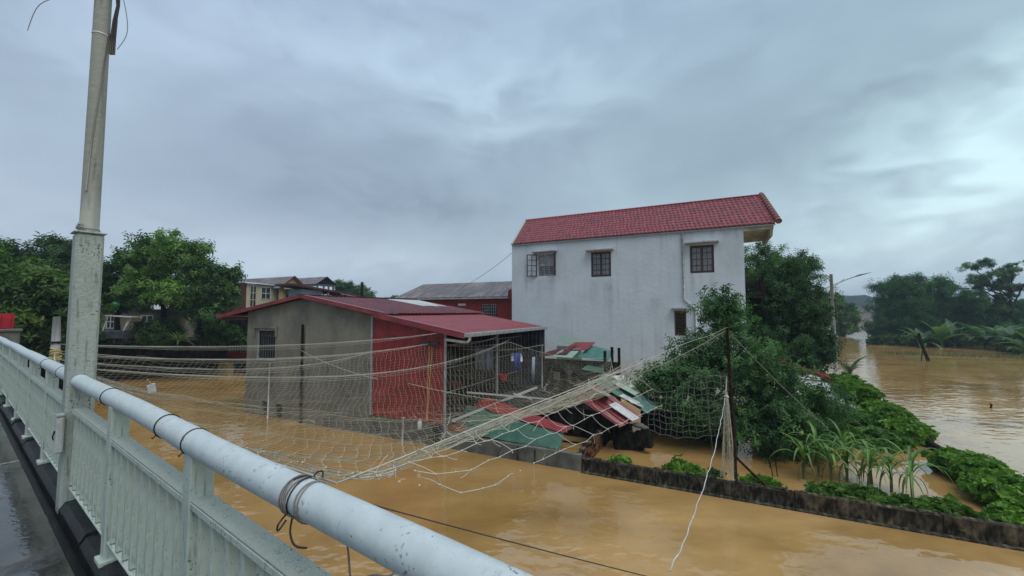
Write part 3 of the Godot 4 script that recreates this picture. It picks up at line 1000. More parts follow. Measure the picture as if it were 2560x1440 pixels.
	# windows: thing > window > leaf, pane
	for w in [[w1, 0], [w2, 1], [w3, 2], [w4, 3]]:
		var h: Array = w[0]
		begin()
		var d := 0.06
		for uu in [h[0], h[1] - d]: bb(uu, uu + d, h[2], h[3], V + 0.045, V + 0.12)
		for yy in [h[2], h[3] - d]: bb(h[0] + d, h[1] - d, yy, yy + d, V + 0.046, V + 0.119)
		var m: Material = [M.white, M.wood_dark, M.wood_dark, M.wood_orange][w[1]]
		var lab: String = ["open window with shutters swung out and white bars", "closed dark brown window of sixteen panes", "brown window with pale curtains behind its panes", "small orange brown louvred window"][w[1]]
		var fr := emit("window", m, hs, lab)
		if w[1] == 0:
			begin()
			for k in 12: bar(v3(h[0] + 0.06, h[2] + 0.12 + 0.105 * k, V + 0.14), v3(h[1] - 0.06, h[2] + 0.12 + 0.105 * k, V + 0.14), 0.022, 0.03)
			for k in 4: bar(v3(lerpf(h[0] + 0.06, h[1] - 0.06, k / 3.0), h[2] + 0.05, V + 0.17), v3(lerpf(h[0] + 0.06, h[1] - 0.06, k / 3.0), h[3] - 0.05, V + 0.17), 0.025, 0.025)
			emit("grille", M.white, fr)
			begin()
			sheet(v3(h[0], h[3] - 0.72, V + 0.24), v3(h[1], h[3] - 0.72, V + 0.24), v3(h[1], h[3], V + 0.24), v3(h[0], h[3], V + 0.24), 0.12, 0.012)
			emit("curtain", M.white, fr)
		elif w[1] == 3:
			for k in 9:
				begin()
				var yy: float = h[2] + 0.09 + 0.125 * k
				box(v3((h[0] + h[1]) * 0.5, yy + 0.05, V + 0.09), Vector3(h[1] - h[0] - 0.13, 0.12, 0.006), Basis(Vector3.RIGHT, 0.5))
				emit("louvre", M.pane_dark, fr)
		else:
			begin()
			for k in 9: bar(v3(h[0], h[2] + 0.15 * k + 0.1, V + 0.2), v3(h[1], h[2] + 0.15 * k + 0.1, V + 0.2), 0.02, 0.03)
			for k in 3: bar(v3(lerpf(h[0], h[1], 0.25 + 0.25 * k), h[2], V + 0.18), v3(lerpf(h[0], h[1], 0.25 + 0.25 * k), h[3], V + 0.18), 0.03, 0.03)
			emit("grille", M.white if w[1] == 1 else M.curtain, fr)
			if w[1] == 2:
				begin()
				sheet(v3(h[0], h[2], V + 0.26), v3(h[1], h[2], V + 0.26), v3(h[1], h[3], V + 0.26), v3(h[0], h[3], V + 0.26), 0.16, 0.02)
				emit("curtain", M.curtain, fr)
		if w[1] == 0:
			leaf_window("shutter", fr, h[0] - 0.01, h[2] + 0.03, h[3] - 0.03, V - 0.035, 0.60, deg_to_rad(16), -1.0, 2, 4, M.wood_dark, M.glass)
			leaf_window("shutter", fr, h[1] + 0.01, h[2] + 0.03, h[3] - 0.03, V - 0.035, 0.60, deg_to_rad(62), 1.0, 2, 4, M.wood_dark, M.glass)
		elif w[1] < 3:
			var mid: float = (h[0] + h[1]) * 0.5
			leaf_window("casement", fr, h[0] + 0.06, h[2] + 0.065, h[3] - 0.065, V + 0.07, mid - h[0] - 0.065, 0.0, 1.0, 2, 4, M.wood_dark, M.glass)
			leaf_window("casement", fr, h[1] - 0.06, h[2] + 0.065, h[3] - 0.065, V + 0.07, h[1] - mid - 0.065, 0.0, -1.0, 2, 4, M.wood_dark, M.glass)
	lintel(hs, -9.45, -7.92, 7.90, V)
	lintel(hs, -6.22, -4.69, 7.78, V)
	lintel(hs, -1.12, 0.43, 7.82, V)
	lintel(hs, -1.82, -1.04, 4.55, V)
	begin(false)
	tube([v3(-1.24, 8.50, V - 0.06), v3(-1.20, 5.06, V - 0.06), v3(-1.16, 4.98, V - 0.06), v3(-0.76, 4.60, V - 0.06), v3(-0.70, 4.5, V - 0.06), v3(-0.66, -0.2, V - 0.06)], 0.052, 10)
	var dp := emit("drain_pipe", M.white, hs)
	for y in [7.6, 6.3, 5.3, 3.6, 2.4]:
		begin(false)
		var uu := -1.22 if y > 5.0 else -0.68
		tube([v3(uu, y, V - 0.06), v3(uu, y + 0.05, V - 0.06)], 0.06, 10)
		emit("pipe_clip", M.trim, dp)

func roof_y(u: float) -> float:
	return 5.06 - 0.169 * (u + 14.8) if u > -14.8 else 5.06 + 0.154 * (u + 14.8)

func shed() -> void:
	var V := 11.2
	var sh := thing("grey_shed", "low cement rendered shed with red sheet metal roof and red sheet side", "shed", "b", v3(-13, 0, V))
	# rendered gable
	var win := [-17.85, -16.57, 2.35, 3.66]
	begin()
	wall_v(-18.52, -11.16, -0.5, 4.18, V, 0.2, [win, [-17.35, -16.95, -0.3, 0.62], [-16.45, -16.0, -0.3, 0.58]])
	for s in [0.0, 0.2]:
		face([v3(-18.52, 4.18, V + s), v3(-11.16, 4.18, V + s), v3(-11.16, roof_y(-11.16) - 0.07, V + s), v3(-14.8, 4.95, V + s), v3(-18.52, roof_y(-18.52) - 0.07, V + s)], Vector3.BACK if s == 0.0 else Vector3.FORWARD)
	bb(-18.519, -18.32, -0.5, 4.2, V + 0.2005, 18.0)
	bb(-18.519, -11.0, -0.5, 4.2, 17.8, 18.0)
	emit("gable_wall", M.cement_render, sh)
	begin()
	for e in [[-18.07, -16.42, 3.70, 3.80], [-18.05, -17.95, 3.36, 3.70], [-16.55, -16.45, 3.36, 3.70]]: bb(e[0], e[1], e[2], e[3], V - 0.06, V)
	emit("window_hood", M.cement_render, sh)
	begin()
	for e in [[win[0], win[0] + 0.06, win[2], win[3]], [win[1] - 0.06, win[1], win[2], win[3]]]: bb(e[0], e[1], e[2], e[3], V + 0.03, V + 0.09)
	for e in [[win[0] + 0.06, win[1] - 0.06, win[3] - 0.06, win[3]], [win[0] + 0.06, win[1] - 0.06, win[2], win[2] + 0.06]]: bb(e[0], e[1], e[2], e[3], V + 0.031, V + 0.089)
	var fr := emit("window", M.galv, sh)
	begin()
	bb(win[0], win[1], win[2], win[3], V + 0.14, V + 0.15)
	emit("pane", M.pane_dark, fr)
	begin()
	for k in 7: bar(v3(win[0] + 0.16 * (k + 1), win[2], V + 0.11), v3(win[0] + 0.16 * (k + 1), win[3], V + 0.11), 0.014, 0.014)
	for k in 9: bar(v3(win[0] + 0.13 * (k + 1), win[3] - 0.14, V + 0.105), v3(win[0] + 0.13 * (k + 1) + (0.05 if k % 2 == 0 else -0.04), win[3] - 0.29, V + 0.105), 0.02, 0.02)
	bar(v3(win[0], win[3] - 0.3, V + 0.108), v3(win[1], win[3] - 0.3, V + 0.108), 0.016, 0.016)
	emit("grille", M.cement_grey, fr)
	begin()
	bb(-17.35, -16.95, -0.3, 0.62, V + 0.12, V + 0.13)
	bb(-16.45, -16.0, -0.3, 0.58, V + 0.12, V + 0.13)
	emit("vent", M.dark_room, sh)
	begin(false)
	tube([v3(-14.86, 3.9, V - 0.03), v3(-14.80, -0.2, V - 0.03)], 0.055, 10)
	var cd := emit("conduit", M.dark_wall, sh)
	begin()
	bb(-14.83, -14.72, -0.2, 3.86, V - 0.012, V)
	emit("patch", M.cement_grey, cd)
	begin()
	bb(-12.42, -12.1, 1.28, 1.5, V - 0.03, V, 0.01)
	emit("repair_patch", M.cement_grey, sh)
	# red sheet continuation and its concrete base
	begin(false)
	S.set_smooth_group(-1)
	for k in 32:
		var u0 := lerpf(-11.10, -7.92, k / 32.0)
		var u1 := lerpf(-11.10, -7.92, (k + 1) / 32.0)
		var um := lerpf(u0, u1, 0.62)
		for q in [[u0, um, 0.0, 0.0], [um, lerpf(um, u1, 0.3), 0.0, 0.02], [lerpf(um, u1, 0.3), lerpf(um, u1, 0.7), 0.02, 0.02], [lerpf(um, u1, 0.7), u1, 0.02, 0.0]]:
			face([v3(q[0], 0.72, V - q[2]), v3(q[1], 0.72, V - q[3]), v3(q[1], roof_y(q[1]) - 0.16, V - q[3]), v3(q[0], roof_y(q[0]) - 0.16, V - q[2])], Vector3.BACK)
	face([v3(-11.10, 0.72, V + 0.03), v3(-7.92, 0.72, V + 0.03), v3(-7.92, roof_y(-7.92) - 0.16, V + 0.03), v3(-11.10, roof_y(-11.1) - 0.16, V + 0.03)], Vector3.FORWARD)
	emit("red_sheet_wall", M.sheet_red, sh)
	begin()
	bb(-11.16, -7.9, -0.5, 0.72, V + 0.031, V + 0.2)
	emit("base_wall", M.cement_grey, sh)
	begin()
	bb(-11.155, -11.09, 0.7, 4.25, V - 0.045, V - 0.001)
	bb(-7.93, -7.87, -0.4, 3.72, V - 0.03, V + 0.03)
	emit("corner_post", M.galv, sh)
	# roofs
	begin(false)
	S.set_smooth_group(-1)
	sheet(v3(-14.8, 5.07, V - 0.2), v3(-14.8, 5.07, 18.1), v3(-10.38, roof_y(-10.38) + 0.045, 18.1), v3(-10.38, roof_y(-10.38) + 0.045, V - 0.2), 0.22, 0.022, "rib")
	emit("roof_sheet", M.roof_red_old, sh)
	begin(false)
	S.set_smooth_group(-1)
	sheet(v3(-14.8, 5.07, V - 0.2), v3(-14.8, 5.07, 18.1), v3(-20.5, roof_y(-20.5), 18.1), v3(-20.5, roof_y(-20.5), V - 0.2), 0.22, 0.022, "rib")
	emit("roof_sheet", M.roof_red_old, sh)
	begin(false)
	S.set_smooth_group(-1)
	sheet(v3(-10.75, roof_y(-10.75) - 0.06, V - 0.22), v3(-10.75, roof_y(-10.75) - 0.06, 17.9), v3(-7.02, roof_y(-7.02) - 0.05, 17.9), v3(-7.02, roof_y(-7.02) - 0.05, V - 0.22), 0.22, 0.022, "rib")
	emit("lower_roof_sheet", M.roof_red, sh)
	begin()
	sheet(v3(-14.45, roof_y(-14.45) + 0.035, 15.5), v3(-14.45, roof_y(-14.45) + 0.035, 17.9), v3(-12.35, roof_y(-12.35) + 0.035, 17.6), v3(-12.35, roof_y(-12.35) + 0.035, 15.7), 0.22, 0.02, "rib")
	emit("skylight_sheet", M.clear_sheet, sh)
	begin()
	for e in [[-20.52, -14.78], [-14.82, -10.40]]:
		prism([v3(e[0], roof_y(e[0]) + 0.05, V - 0.215), v3(e[1], roof_y(e[1]) + 0.05, V - 0.215), v3(e[1], roof_y(e[1]) - 0.09, V - 0.215), v3(e[0], roof_y(e[0]) - 0.09, V - 0.215)], v3(0, 0, -0.012))
		prism([v3(e[0], roof_y(e[0]) + 0.05, V - 0.227), v3(e[1], roof_y(e[1]) + 0.05, V - 0.227), v3(e[1], roof_y(e[1]) + 0.062, V - 0.227), v3(e[0], roof_y(e[0]) + 0.062, V - 0.227)], v3(0, 0, 0.2))
	prism([v3(-10.9, roof_y(-10.9) - 0.01, V - 0.235), v3(-7.0, roof_y(-7.0) - 0.01, V - 0.235), v3(-7.0, roof_y(-7.0) - 0.19, V - 0.235), v3(-10.9, roof_y(-10.9) - 0.19, V - 0.235)], v3(0, 0, -0.012))
	prism([v3(-10.7, roof_y(-10.7) - 0.02, V - 0.248), v3(-7.0, roof_y(-7.0) - 0.02, V - 0.248), v3(-7.0, roof_y(-7.0) - 0.005, V - 0.248), v3(-10.7, roof_y(-10.7) - 0.005, V - 0.248)], v3(0, 0, 0.2))
	emit("verge_trim", M.roof_red, sh)
	begin()
	bar(v3(-14.8, 5.10, V - 0.24), v3(-14.8, 5.10, 18.1), 0.30, 0.03)
	emit("ridge_cap", M.roof_red_old, sh)
	begin()
	bb(-20.3, -18.55, 4.05, 4.11, V - 0.1, 17.8)
	emit("eave_soffit", M.brown_wall, sh)
	begin()
	bb(-7.03, -6.89, 3.60, 3.73, V - 0.25, 17.9, 0.01)
	emit("gutter", M.galv, sh)
	begin(false)
	tube([v3(-7.88, 3.50, V - 0.05), v3(-7.1, 3.44, V - 0.06), v3(-7.0, 3.45, V - 0.06), v3(-6.95, 3.52, V - 0.05), v3(-6.95, 3.66, V - 0.02)], 0.05, 10)
	emit("gutter_pipe", M.white, sh)
	# open side: grille of bars, back wall of steel blue sheet, beams
	begin()
	for k in 22: bar(v3(-7.9, 0.55, V + 0.3 + 0.27 * k), v3(-7.9, 3.3, V + 0.3 + 0.27 * k), 0.018, 0.018)
	for y in [0.9, 1.75, 2.55, 3.3]: bar(v3(-7.9, y, V + 0.05), v3(-7.9, y, 17.2), 0.03, 0.03)
	emit("side_grille", M.wire, sh)
	begin()
	bar(v3(-7.5, 0.3, 14.05), v3(-7.5, 3.8, 14.05), 0.07, 0.07)
	emit("porch_post", M.galv, sh)
	begin(false)
	S.set_smooth_group(-1)
	sheet(v3(-10.9, 1.0, 17.7), v3(-6.95, 1.0, 17.7), v3(-6.95, 3.68, 17.7), v3(-10.9, 4.2, 17.7), 0.2, 0.02, "rib")
	emit("back_sheet", M.sheet_blue, sh)
	begin()
	bb(-11.1, -6.9, -0.5, 1.0, 17.6, 17.8)
	bb(-11.16, -11.0, -0.5, 4.2, V + 0.201, 17.6)
	emit("inner_wall", M.dark_wall, sh)
	# lights on the red sheet
	for k in 2:
		var t := thing("floodlight", "small dark floodlight on the red sheet wall, " + ["left" if k == 0 else "right"][0] + " one of the pair", "floodlight", "b", v3(-8.62 + 0.42 * k, 3.33, V - 0.1))
		begin()
		box(v3(-8.62 + 0.42 * k, 3.36, V - 0.22), Vector3(0.34, 0.05, 0.24), Basis(Vector3.RIGHT, 0.35), 0.01)
		emit("housing", M.black, t)
		begin()
		bar(v3(-8.62 + 0.42 * k, 3.33, V - 0.2), v3(-8.62 + 0.42 * k, 3.30, V - 0.005), 0.05, 0.03)
		emit("bracket", M.galv, t)
		begin()
		box(v3(-8.62 + 0.42 * k, 3.39, V - 0.21), Vector3(0.27, 0.008, 0.18), Basis(Vector3.RIGHT, 0.35))
		emit("solar_panel", M.pane_dark, t)

func red_house() -> void:
	var h := thing("red_house", "red walled house with streaked grey sheet roof beside the tall house", "house", "b", v3(-17, 0, 25))
	begin()
	wall_v(-22.2, -12.25, -0.3, 5.42, 25.0, 0.2, [[-14.62, -13.36, 4.12, 4.93], [-16.7, -15.9, 4.85, 5.02]])
	bb(-12.45, -12.251, -0.3, 5.42, 25.2005, 30.4)
	bb(-22.2, -22.0, -0.3, 5.42, 25.2005, 30.4)
	for uu in [-12.25, -22.2]:
		face([v3(uu, 5.42, 25.0), v3(uu, 5.42, 30.4), v3(uu, 6.6, 27.7)], Vector3.RIGHT if uu > -15.0 else Vector3.LEFT)
	emit("wall", M.red_wall, h)
	begin(false)
	S.set_smooth_group(-1)
	sheet(v3(-22.5, 5.46, 24.75), v3(-12.15, 5.46, 24.75), v3(-13.1, 6.72, 27.7), v3(-21.9, 6.72, 27.7), 0.24, 0.03, "rib")
	emit("roof_sheet", M.grey_roof, h)
	begin(false)
	S.set_smooth_group(-1)
	sheet(v3(-22.5, 5.46, 30.6), v3(-12.15, 5.46, 30.6), v3(-13.1, 6.72, 27.7), v3(-21.9, 6.72, 27.7), 0.24, 0.03, "rib")
	emit("roof_sheet", M.grey_roof, h)
	begin()
	bb(-22.5, -12.2, 5.32, 5.44, 24.73, 24.78)
	emit("eave_board", M.galv, h)
	begin()
	prism([v3(-12.3, 5.2, 24.6), v3(-12.05, 5.2, 24.6), v3(-12.05, 5.75, 24.6), v3(-12.18, 5.95, 24.6), v3(-12.3, 5.75, 24.6)], v3(0, 0, 0.7))
	emit("gable_block", M.red_wall, h)
	begin()
	for u in [-14.62, -14.0, -13.40]: bb(u, u + 0.05, 4.12, 4.93, 25.04, 25.09)
	var w := emit("window", M.rusty, h)
	begin()
	for k in 7: bar(v3(-14.5 + 0.17 * k, 4.13, 25.03), v3(-14.5 + 0.17 * k, 4.92, 25.03), 0.018, 0.018)
	for k in 3: bar(v3(-14.6, 4.3 + 0.22 * k, 25.02), v3(-13.38, 4.3 + 0.22 * k, 25.02), 0.018, 0.018)
	emit("grille", M.galv, w)
	begin()
	bb(-14.6, -13.38, 4.13, 4.92, 25.18, 25.19)
	emit("pane", M.pane_dark, w)
	# faded lower band and a beam line
	begin()
	bb(-22.2, -12.251, 5.0, 5.05, 24.975, 24.999)
	emit("string_course", M.red_wall, h)

# ---------------------------------------------------------------- walled yard in front of the houses
func put(called: String, label: String, cat: String, at: Vector3, material: Material, part: String, group := "") -> Node3D:
	var o0 := O
	var t := thing(called, label, cat, "b", at, group)
	emit(part, material, t).position = o0 - at
	return t

func yard() -> void:
	var V := 11.2
	# grey front wall
	var gw := thing("grey_wall", "low grey cement wall standing in the water in front of the collapsed roofs", "wall", "b", v3(-5.8, 0, V))
	begin()
	bb(-8.05, -3.34, -0.5, 0.455, V, V + 0.14, 0.012)
	emit("wall_body", M.cement_grey, gw)
	begin()
	for u in [-5.3, -4.75]: bb(u, u + 0.05, -0.1, 0.40, V - 0.012, V)
	emit("pilaster_strip", M.mossy, gw)
	var pw := thing("broken_pillar", "dark stump of a pillar at the left end of the grey wall", "pillar", "b", v3(-8.2, 0, V))
	begin()
	box(v3(-8.22, 0.28, V + 0.08), Vector3(0.26, 0.9, 0.26), Basis(Vector3.UP, 0.1), 0.03)
	emit("shaft", M.mossy, pw)
	begin()
	for k in 3: box(v3(-8.28 + 0.1 * k, 0.76 + 0.03 * (k % 2), V + 0.06 + 0.03 * k), Vector3(0.14, 0.09, 0.1), Basis(Vector3.UP, 0.5 * k), 0.015)
	emit("rubble", M.brick_dark, pw)
	# mossy wall that runs on to the right
	var mw := thing("mossy_wall", "long low black stained wall running right from the brick wall", "wall", "b", v3(1.4, 0, V))
	begin()
	var u := -3.335
	var k := 0
	while u < 6.5:
		if k == 2:
			emit("wall_body", M.mossy, mw)
			begin()
		var u2 := minf(u + 2.45, 6.5)
		var yt := 0.375 + 0.012 * sin(u * 2.0)
		bb(u + 0.003, u2 - 0.003, -0.5, yt, V + 0.02, V + 0.16, 0.02)
		u = u2
		k += 1
	emit("wall_body", M.mossy_brown, mw)
	begin()
	bb(-3.33, 6.5, -0.5, 0.035, V - 0.09, V + 0.019, 0.01)
	emit("footing", M.mossy, mw)
	begin()
	for q in 14:
		var uu := rng.randf_range(-3.0, 6.0)
		box(v3(uu, 0.385, V + 0.09), Vector3(rng.randf_range(0.08, 0.3), 0.03, 0.12), Basis(Vector3.UP, rng.randf_range(-0.2, 0.2)), 0.012)
	emit("crumbled_edge", M.mossy, mw)
	# river wall, mostly under vines
	var rw := thing("river_wall", "dark wall along the river under the vines, at a right angle to the mossy wall", "wall", "b", v3(6.3, 0, 18))
	begin()
	bb(6.2, 6.36, -0.5, 0.22, 11.37, 30.0, 0.02)
	emit("wall_body", M.dark_wall, rw)
	# brick wall, brick by brick
	var bw := thing("brick_wall", "short rough brick wall reaching back from the grey wall", "wall", "b", v3(-3.35, 0, 13))
	begin()
	bb(-3.45, -3.355, -0.5, 0.50, V + 0.142, 15.1)
	emit("core", M.mortar, bw)
	O = Vector3.ZERO
	var bm := []
	for q in 3:
		begin()
		box(Vector3.ZERO, Vector3(0.055, 0.055, 0.195), Basis(Vector3.UP, 0.02 * (q - 1)), 0.006)
		bm.append(made())
	for row in 9:
		for c in 18:
			var v := V + 0.25 + c * 0.213 + (0.1 if row % 2 else 0.0)
			if v > 15.05: continue
			var m: Material = [M.brick, M.brick, M.brick_pale, M.brick_dark][rng.randi() % 4]
			shared("brick", bm[rng.randi() % 3], m, bw, Transform3D(Basis.IDENTITY, v3(-3.335 + rng.randf_range(-0.004, 0.006), -0.02 + row * 0.064, v) - v3(-3.35, 0, 13)))
	for c in 18:
		shared("coping_brick", bm[c % 3], M.brick_dark if c % 3 else M.mortar, bw, Transform3D(Basis.from_scale(Vector3(2.6, 1, 1)), v3(-3.375, 0.545 + rng.randf_range(-0.006, 0.01), V + 0.25 + c * 0.213) - v3(-3.35, 0, 13)))
	# pen behind the grey wall: dark back wall, water inside, rails
	var pn := thing("pen_wall", "dark wet wall at the back of the flooded pen", "wall", "b", v3(-4.9, 0, 13.9))
	begin()
	bb(-7.9, -3.46, -0.5, 0.98, 14.2, 14.34)
	bb(-6.1, -5.98, -0.5, 0.45, V + 0.141, 14.2)
	emit("wall_body", M.dark_wall, pn)
	begin()
	bar(v3(-5.35, 0.75, 13.0), v3(-4.35, 0.42, 13.1), 0.05, 0.05)
	bar(v3(-4.5, 0.20, 12.9), v3(-3.46, 0.24, 12.9), 0.05, 0.05)
	bar(v3(-4.4, 0.06, 11.9), v3(-3.47, 0.2, 12.3), 0.03, 0.03)
	emit("pen_rail", M.timber, pn)
	# fallen roof sheets
	begin()
	sheet(v3(-7.45, 0.50, 11.38), v3(-7.85, 1.12, 12.45), v3(-4.2, 0.62, 12.25), v3(-4.02, 0.45, 11.38), 0.13, 0.012, "wave", 2, 0.03)
	put("green_roof_sheet", "fallen green corrugated roof sheet lying on the grey wall", "roof sheet", v3(-6, 0.6, 11.9), M.sheet_green, "panel")
	begin()
	sheet(v3(-7.6, 1.16, 12.42), v3(-7.3, 1.34, 12.95), v3(-4.05, 0.72, 12.72), v3(-4.25, 0.64, 12.3), 0.13, 0.012, "wave", 2, 0.03)
	put("red_roof_strip", "narrow red roof sheet between the green sheet and the grey fibre sheet", "roof sheet", v3(-5.8, 0.9, 12.6), M.sheet_red, "panel")
	begin()
	sheet(v3(-7.2, 1.42, 13.0), v3(-5.75, 0.82, 12.8), v3(-4.75, 1.18, 14.3), v3(-6.0, 1.55, 14.6), 0.15, 0.022, "wave", 1)
	put("fibre_roof_sheet", "dark grey corrugated fibre sheet with a broken edge over the pen", "roof sheet", v3(-6, 1.2, 13.6), M.asbestos, "panel")
	begin()
	prism([v3(-8.1, 0.56, 11.30), v3(-7.3, 0.50, 11.35), v3(-6.5, 0.55, 11.7), v3(-7.6, 0.72, 12.0)], Vector3(0, 0.03, 0))
	put("rusty_plate", "rusty orange plate under the lower end of the green sheet", "plate", v3(-7.4, 0.5, 11.5), M.wood_orange, "panel")
	begin()
	sheet(v3(-2.62, 0.86, 12.95), v3(-4.15, 1.66, 13.15), v3(-3.62, 1.92, 13.95), v3(-2.05, 1.10, 13.6), 1.0, 0.006, "rib", 2)
	var rs := put("red_roof_sheet", "large red roof sheet tilted down over the pond edge", "roof sheet", v3(-3.1, 1.35, 13.3), M.roof_red, "panel")
	begin()
	for q in 4: bar(v3(-2.60 + 0.14 * q, 0.885 + 0.055 * q, 12.97 + 0.15 * q), v3(-4.10 + 0.13 * q, 1.70 + 0.06 * q, 13.17 + 0.19 * q), 0.02, 0.02)
	emit("rib", M.roof_red, rs)
	begin()
	prism([v3(-2.28, 1.02, 13.18), v3(-2.12, 1.06, 13.5), v3(-2.86, 1.47, 13.56), v3(-3.02, 1.42, 13.25)], Vector3(0, 0.02, 0))
	put("white_strip", "long white board lying on the red roof sheet", "board", v3(-2.5, 1.2, 13.3), M.white, "panel")
	begin()
	box(v3(-3.42, 1.80, 13.5), Vector3(0.78, 0.07, 0.62), Basis(Vector3.UP, 0.25) * Basis(Vector3(0.3, 0, 1).normalized(), -0.42), 0.02)
	var tk := put("grey_slab", "square dull grey cover lying tilted on the red roof sheet", "cover", v3(-3.42, 1.78, 13.5), M.galv, "board")
	begin()
	for q in 3: box(v3(-3.62 + 0.2 * q, 1.845 + 0.088 - 0.088 * q, 13.5), Vector3(0.012, 0.012, 0.55), Basis(Vector3.UP, 0.25) * Basis(Vector3(0.3, 0, 1).normalized(), -0.42))
	emit("crease", M.galv, tk)
	for q in 2:
		begin()
		box(v3(-2.50 + 0.2 * q, 1.52 - 0.12 * q, 14.0 - 0.02 * q), Vector3(0.62 - 0.18 * q, 0.02, 0.36), Basis(Vector3.UP, -0.2 + 0.5 * q) * Basis(Vector3(0, 0, 1), -0.35), 0.004)
		put("white_sheet", "flat white board behind the red roof sheet, " + ["upper one", "lower one partly under the other"][q], "board", v3(-2.5, 1.4, 14.0), M.white, "panel")
	begin()
	sheet(v3(-3.75, 2.0, 14.1), v3(-3.5, 2.2, 14.9), v3(-1.7, 1.25, 14.75), v3(-1.95, 1.1, 14.0), 0.13, 0.012, "wave", 1)
	put("teal_roof_sheet", "teal roof sheet behind the red sheet and the white boards", "roof sheet", v3(-2.7, 1.6, 14.4), M.sheet_teal, "panel")
	begin()
	sheet(v3(-3.2, 1.98, 14.3), v3(-3.1, 2.0, 14.75), v3(-2.3, 1.62, 14.7), v3(-2.4, 1.6, 14.3), 0.10, 0.012, "wave", 1)
	put("mint_roof_sheet", "pale mint corrugated offcut on the teal roof sheet", "roof sheet", v3(-2.8, 1.8, 14.5), M.sheet_mint, "panel")
	begin()
	prism([v3(-3.3, 2.1, 14.8), v3(-2.9, 2.1, 15.1), v3(-2.3, 1.8, 15.1), v3(-2.6, 1.75, 14.8)], Vector3(0, 0.03, 0))
	put("broken_board", "torn whitish board at the top of the sheet pile", "board", v3(-2.8, 2.0, 15), M.white, "panel")
	var hut := thing("hut_walls", "dark block walls of the hut under the fallen sheets", "hut", "b", v3(-2.8, 0, 14))
	begin()
	bb(-3.3, -2.5, -0.5, 0.62, 14.3, 14.45)
	bb(-3.34, -3.25, -0.5, 1.3, 13.6, 15.0)
	bb(-2.15, -2.05, -0.5, 0.7, 14.5, 15.0)
	box(v3(-2.45, 0.2, 13.7), Vector3(0.9, 0.7, 0.25), Basis(Vector3.UP, 0.3) * Basis(Vector3.BACK, -0.25), 0.04)
	box(v3(-2.0, 0.42, 13.55), Vector3(0.5, 0.5, 0.22), Basis(Vector3.UP, -0.2) * Basis(Vector3.BACK, 0.12), 0.04)
	emit("wall_body", M.dark_wall, hut)
	for q in 2:
		begin()
		bar(v3(-3.0 + 0.35 * q, -0.3, 13.85), v3(-3.0 + 0.35 * q, 1.2 - 0.18 * q, 13.85), 0.06, 0.06)
		emit("post", M.timber, hut)
	begin(false)
	ball(v3(-2.15, 0.84, 13.5), Vector3(0.20, 0.08, 0.14), 12)
	ball(v3(-1.97, 0.80, 13.48), Vector3(0.13, 0.06, 0.11), 12)
	put("sandbag", "pale slumped sandbag at the foot of the red roof sheet", "bag", v3(-2.0, 0.55, 13.3), M.cement_grey, "sack")
	begin()
	bb(-2.3, 0.6, -0.5, 0.78, 16.0, 16.15, 0.02)
	bb(-2.32, -2.15, -0.5, 0.95, 15.0, 15.99, 0.02)
	var kw := put("ruined_wall", "dark ruined brick wall in front of the pomelo tree", "wall", v3(-1.6, 0, 16), M.brick_dark, "wall_body")
	begin()
	for q in 40: box(v3(-2.2 + 0.12 * (q % 10), 0.05 + 0.19 * int(q / 10.0), 15.995), Vector3(0.10, 0.06, 0.02), Basis.IDENTITY, 0.004)
	emit("brick_course", M.brick, kw, "", "stuff")
	# wall behind the cage, its little roofs and posts
	var yw := thing("yard_wall", "old mossy plastered wall behind the grille yard", "wall", "b", v3(-5.2, 0, 17.5))
	begin()
	wall_v(-6.88, -3.62, -0.5, 2.28, 17.5, 0.16, [[-4.9, -4.6, 0.6, 1.6], [-4.45, -4.1, 0.5, 1.5]])
	emit("wall_body", M.mossy, yw)
	for q in 5:
		begin()
		box(v3(-6.3 + 0.55 * q, 1.55 + 0.3 * sin(q * 2.1), 17.49), Vector3(0.30, 0.34, 0.015), Basis(Vector3.BACK, q * 0.7), 0.005)
		emit("plaster_patch", M.concrete, yw)
	begin()
	sheet(v3(-7.1, 2.40, 17.2), v3(-7.0, 2.52, 18.2), v3(-5.6, 2.9, 18.2), v3(-5.75, 2.55, 17.2), 0.12, 0.015, "wave", 1)
	put("small_red_roof", "small rusty red sheet roof over the yard wall, lower left one", "roof sheet", v3(-6.4, 2.5, 17.7), M.roof_red_old, "panel")
	begin()
	sheet(v3(-6.1, 2.68, 17.7), v3(-5.9, 2.95, 18.9), v3(-4.9, 2.98, 18.9), v3(-5.0, 2.72, 17.7), 0.12, 0.015, "wave", 1)
	put("upper_red_roof", "small red sheet roof at the top of the yard wall, under the tall house", "roof sheet", v3(-5.5, 2.8, 18.3), M.roof_red, "panel")
	begin()
	sheet(v3(-6.35, 2.44, 17.0), v3(-6.15, 2.7, 17.9), v3(-5.3, 2.74, 17.9), v3(-5.45, 2.42, 17.0), 0.12, 0.015, "wave", 1)
	put("white_roof_sheet", "small pale mint corrugated sheet beside the red roof of the yard wall", "roof sheet", v3(-5.9, 2.5, 17.4), M.sheet_mint, "panel")
	begin()
	sheet(v3(-5.3, 2.45, 17.3), v3(-5.0, 2.86, 18.6), v3(-3.95, 2.62, 18.6), v3(-4.0, 2.32, 17.4), 0.13, 0.012, "wave", 1)
	put("teal_yard_roof", "teal sheet roof at the right end of the yard wall", "roof sheet", v3(-4.6, 2.6, 17.9), M.sheet_teal, "panel")
	begin()
	sheet(v3(-5.0, 1.98, 16.9), v3(-4.9, 2.1, 17.4), v3(-4.0, 2.0, 17.45), v3(-4.0, 1.85, 16.9), 0.13, 0.012, "wave", 1)
	put("awning_sheet", "short green awning sheet below the teal roof", "roof sheet", v3(-4.5, 2.0, 17.2), M.sheet_green, "panel")
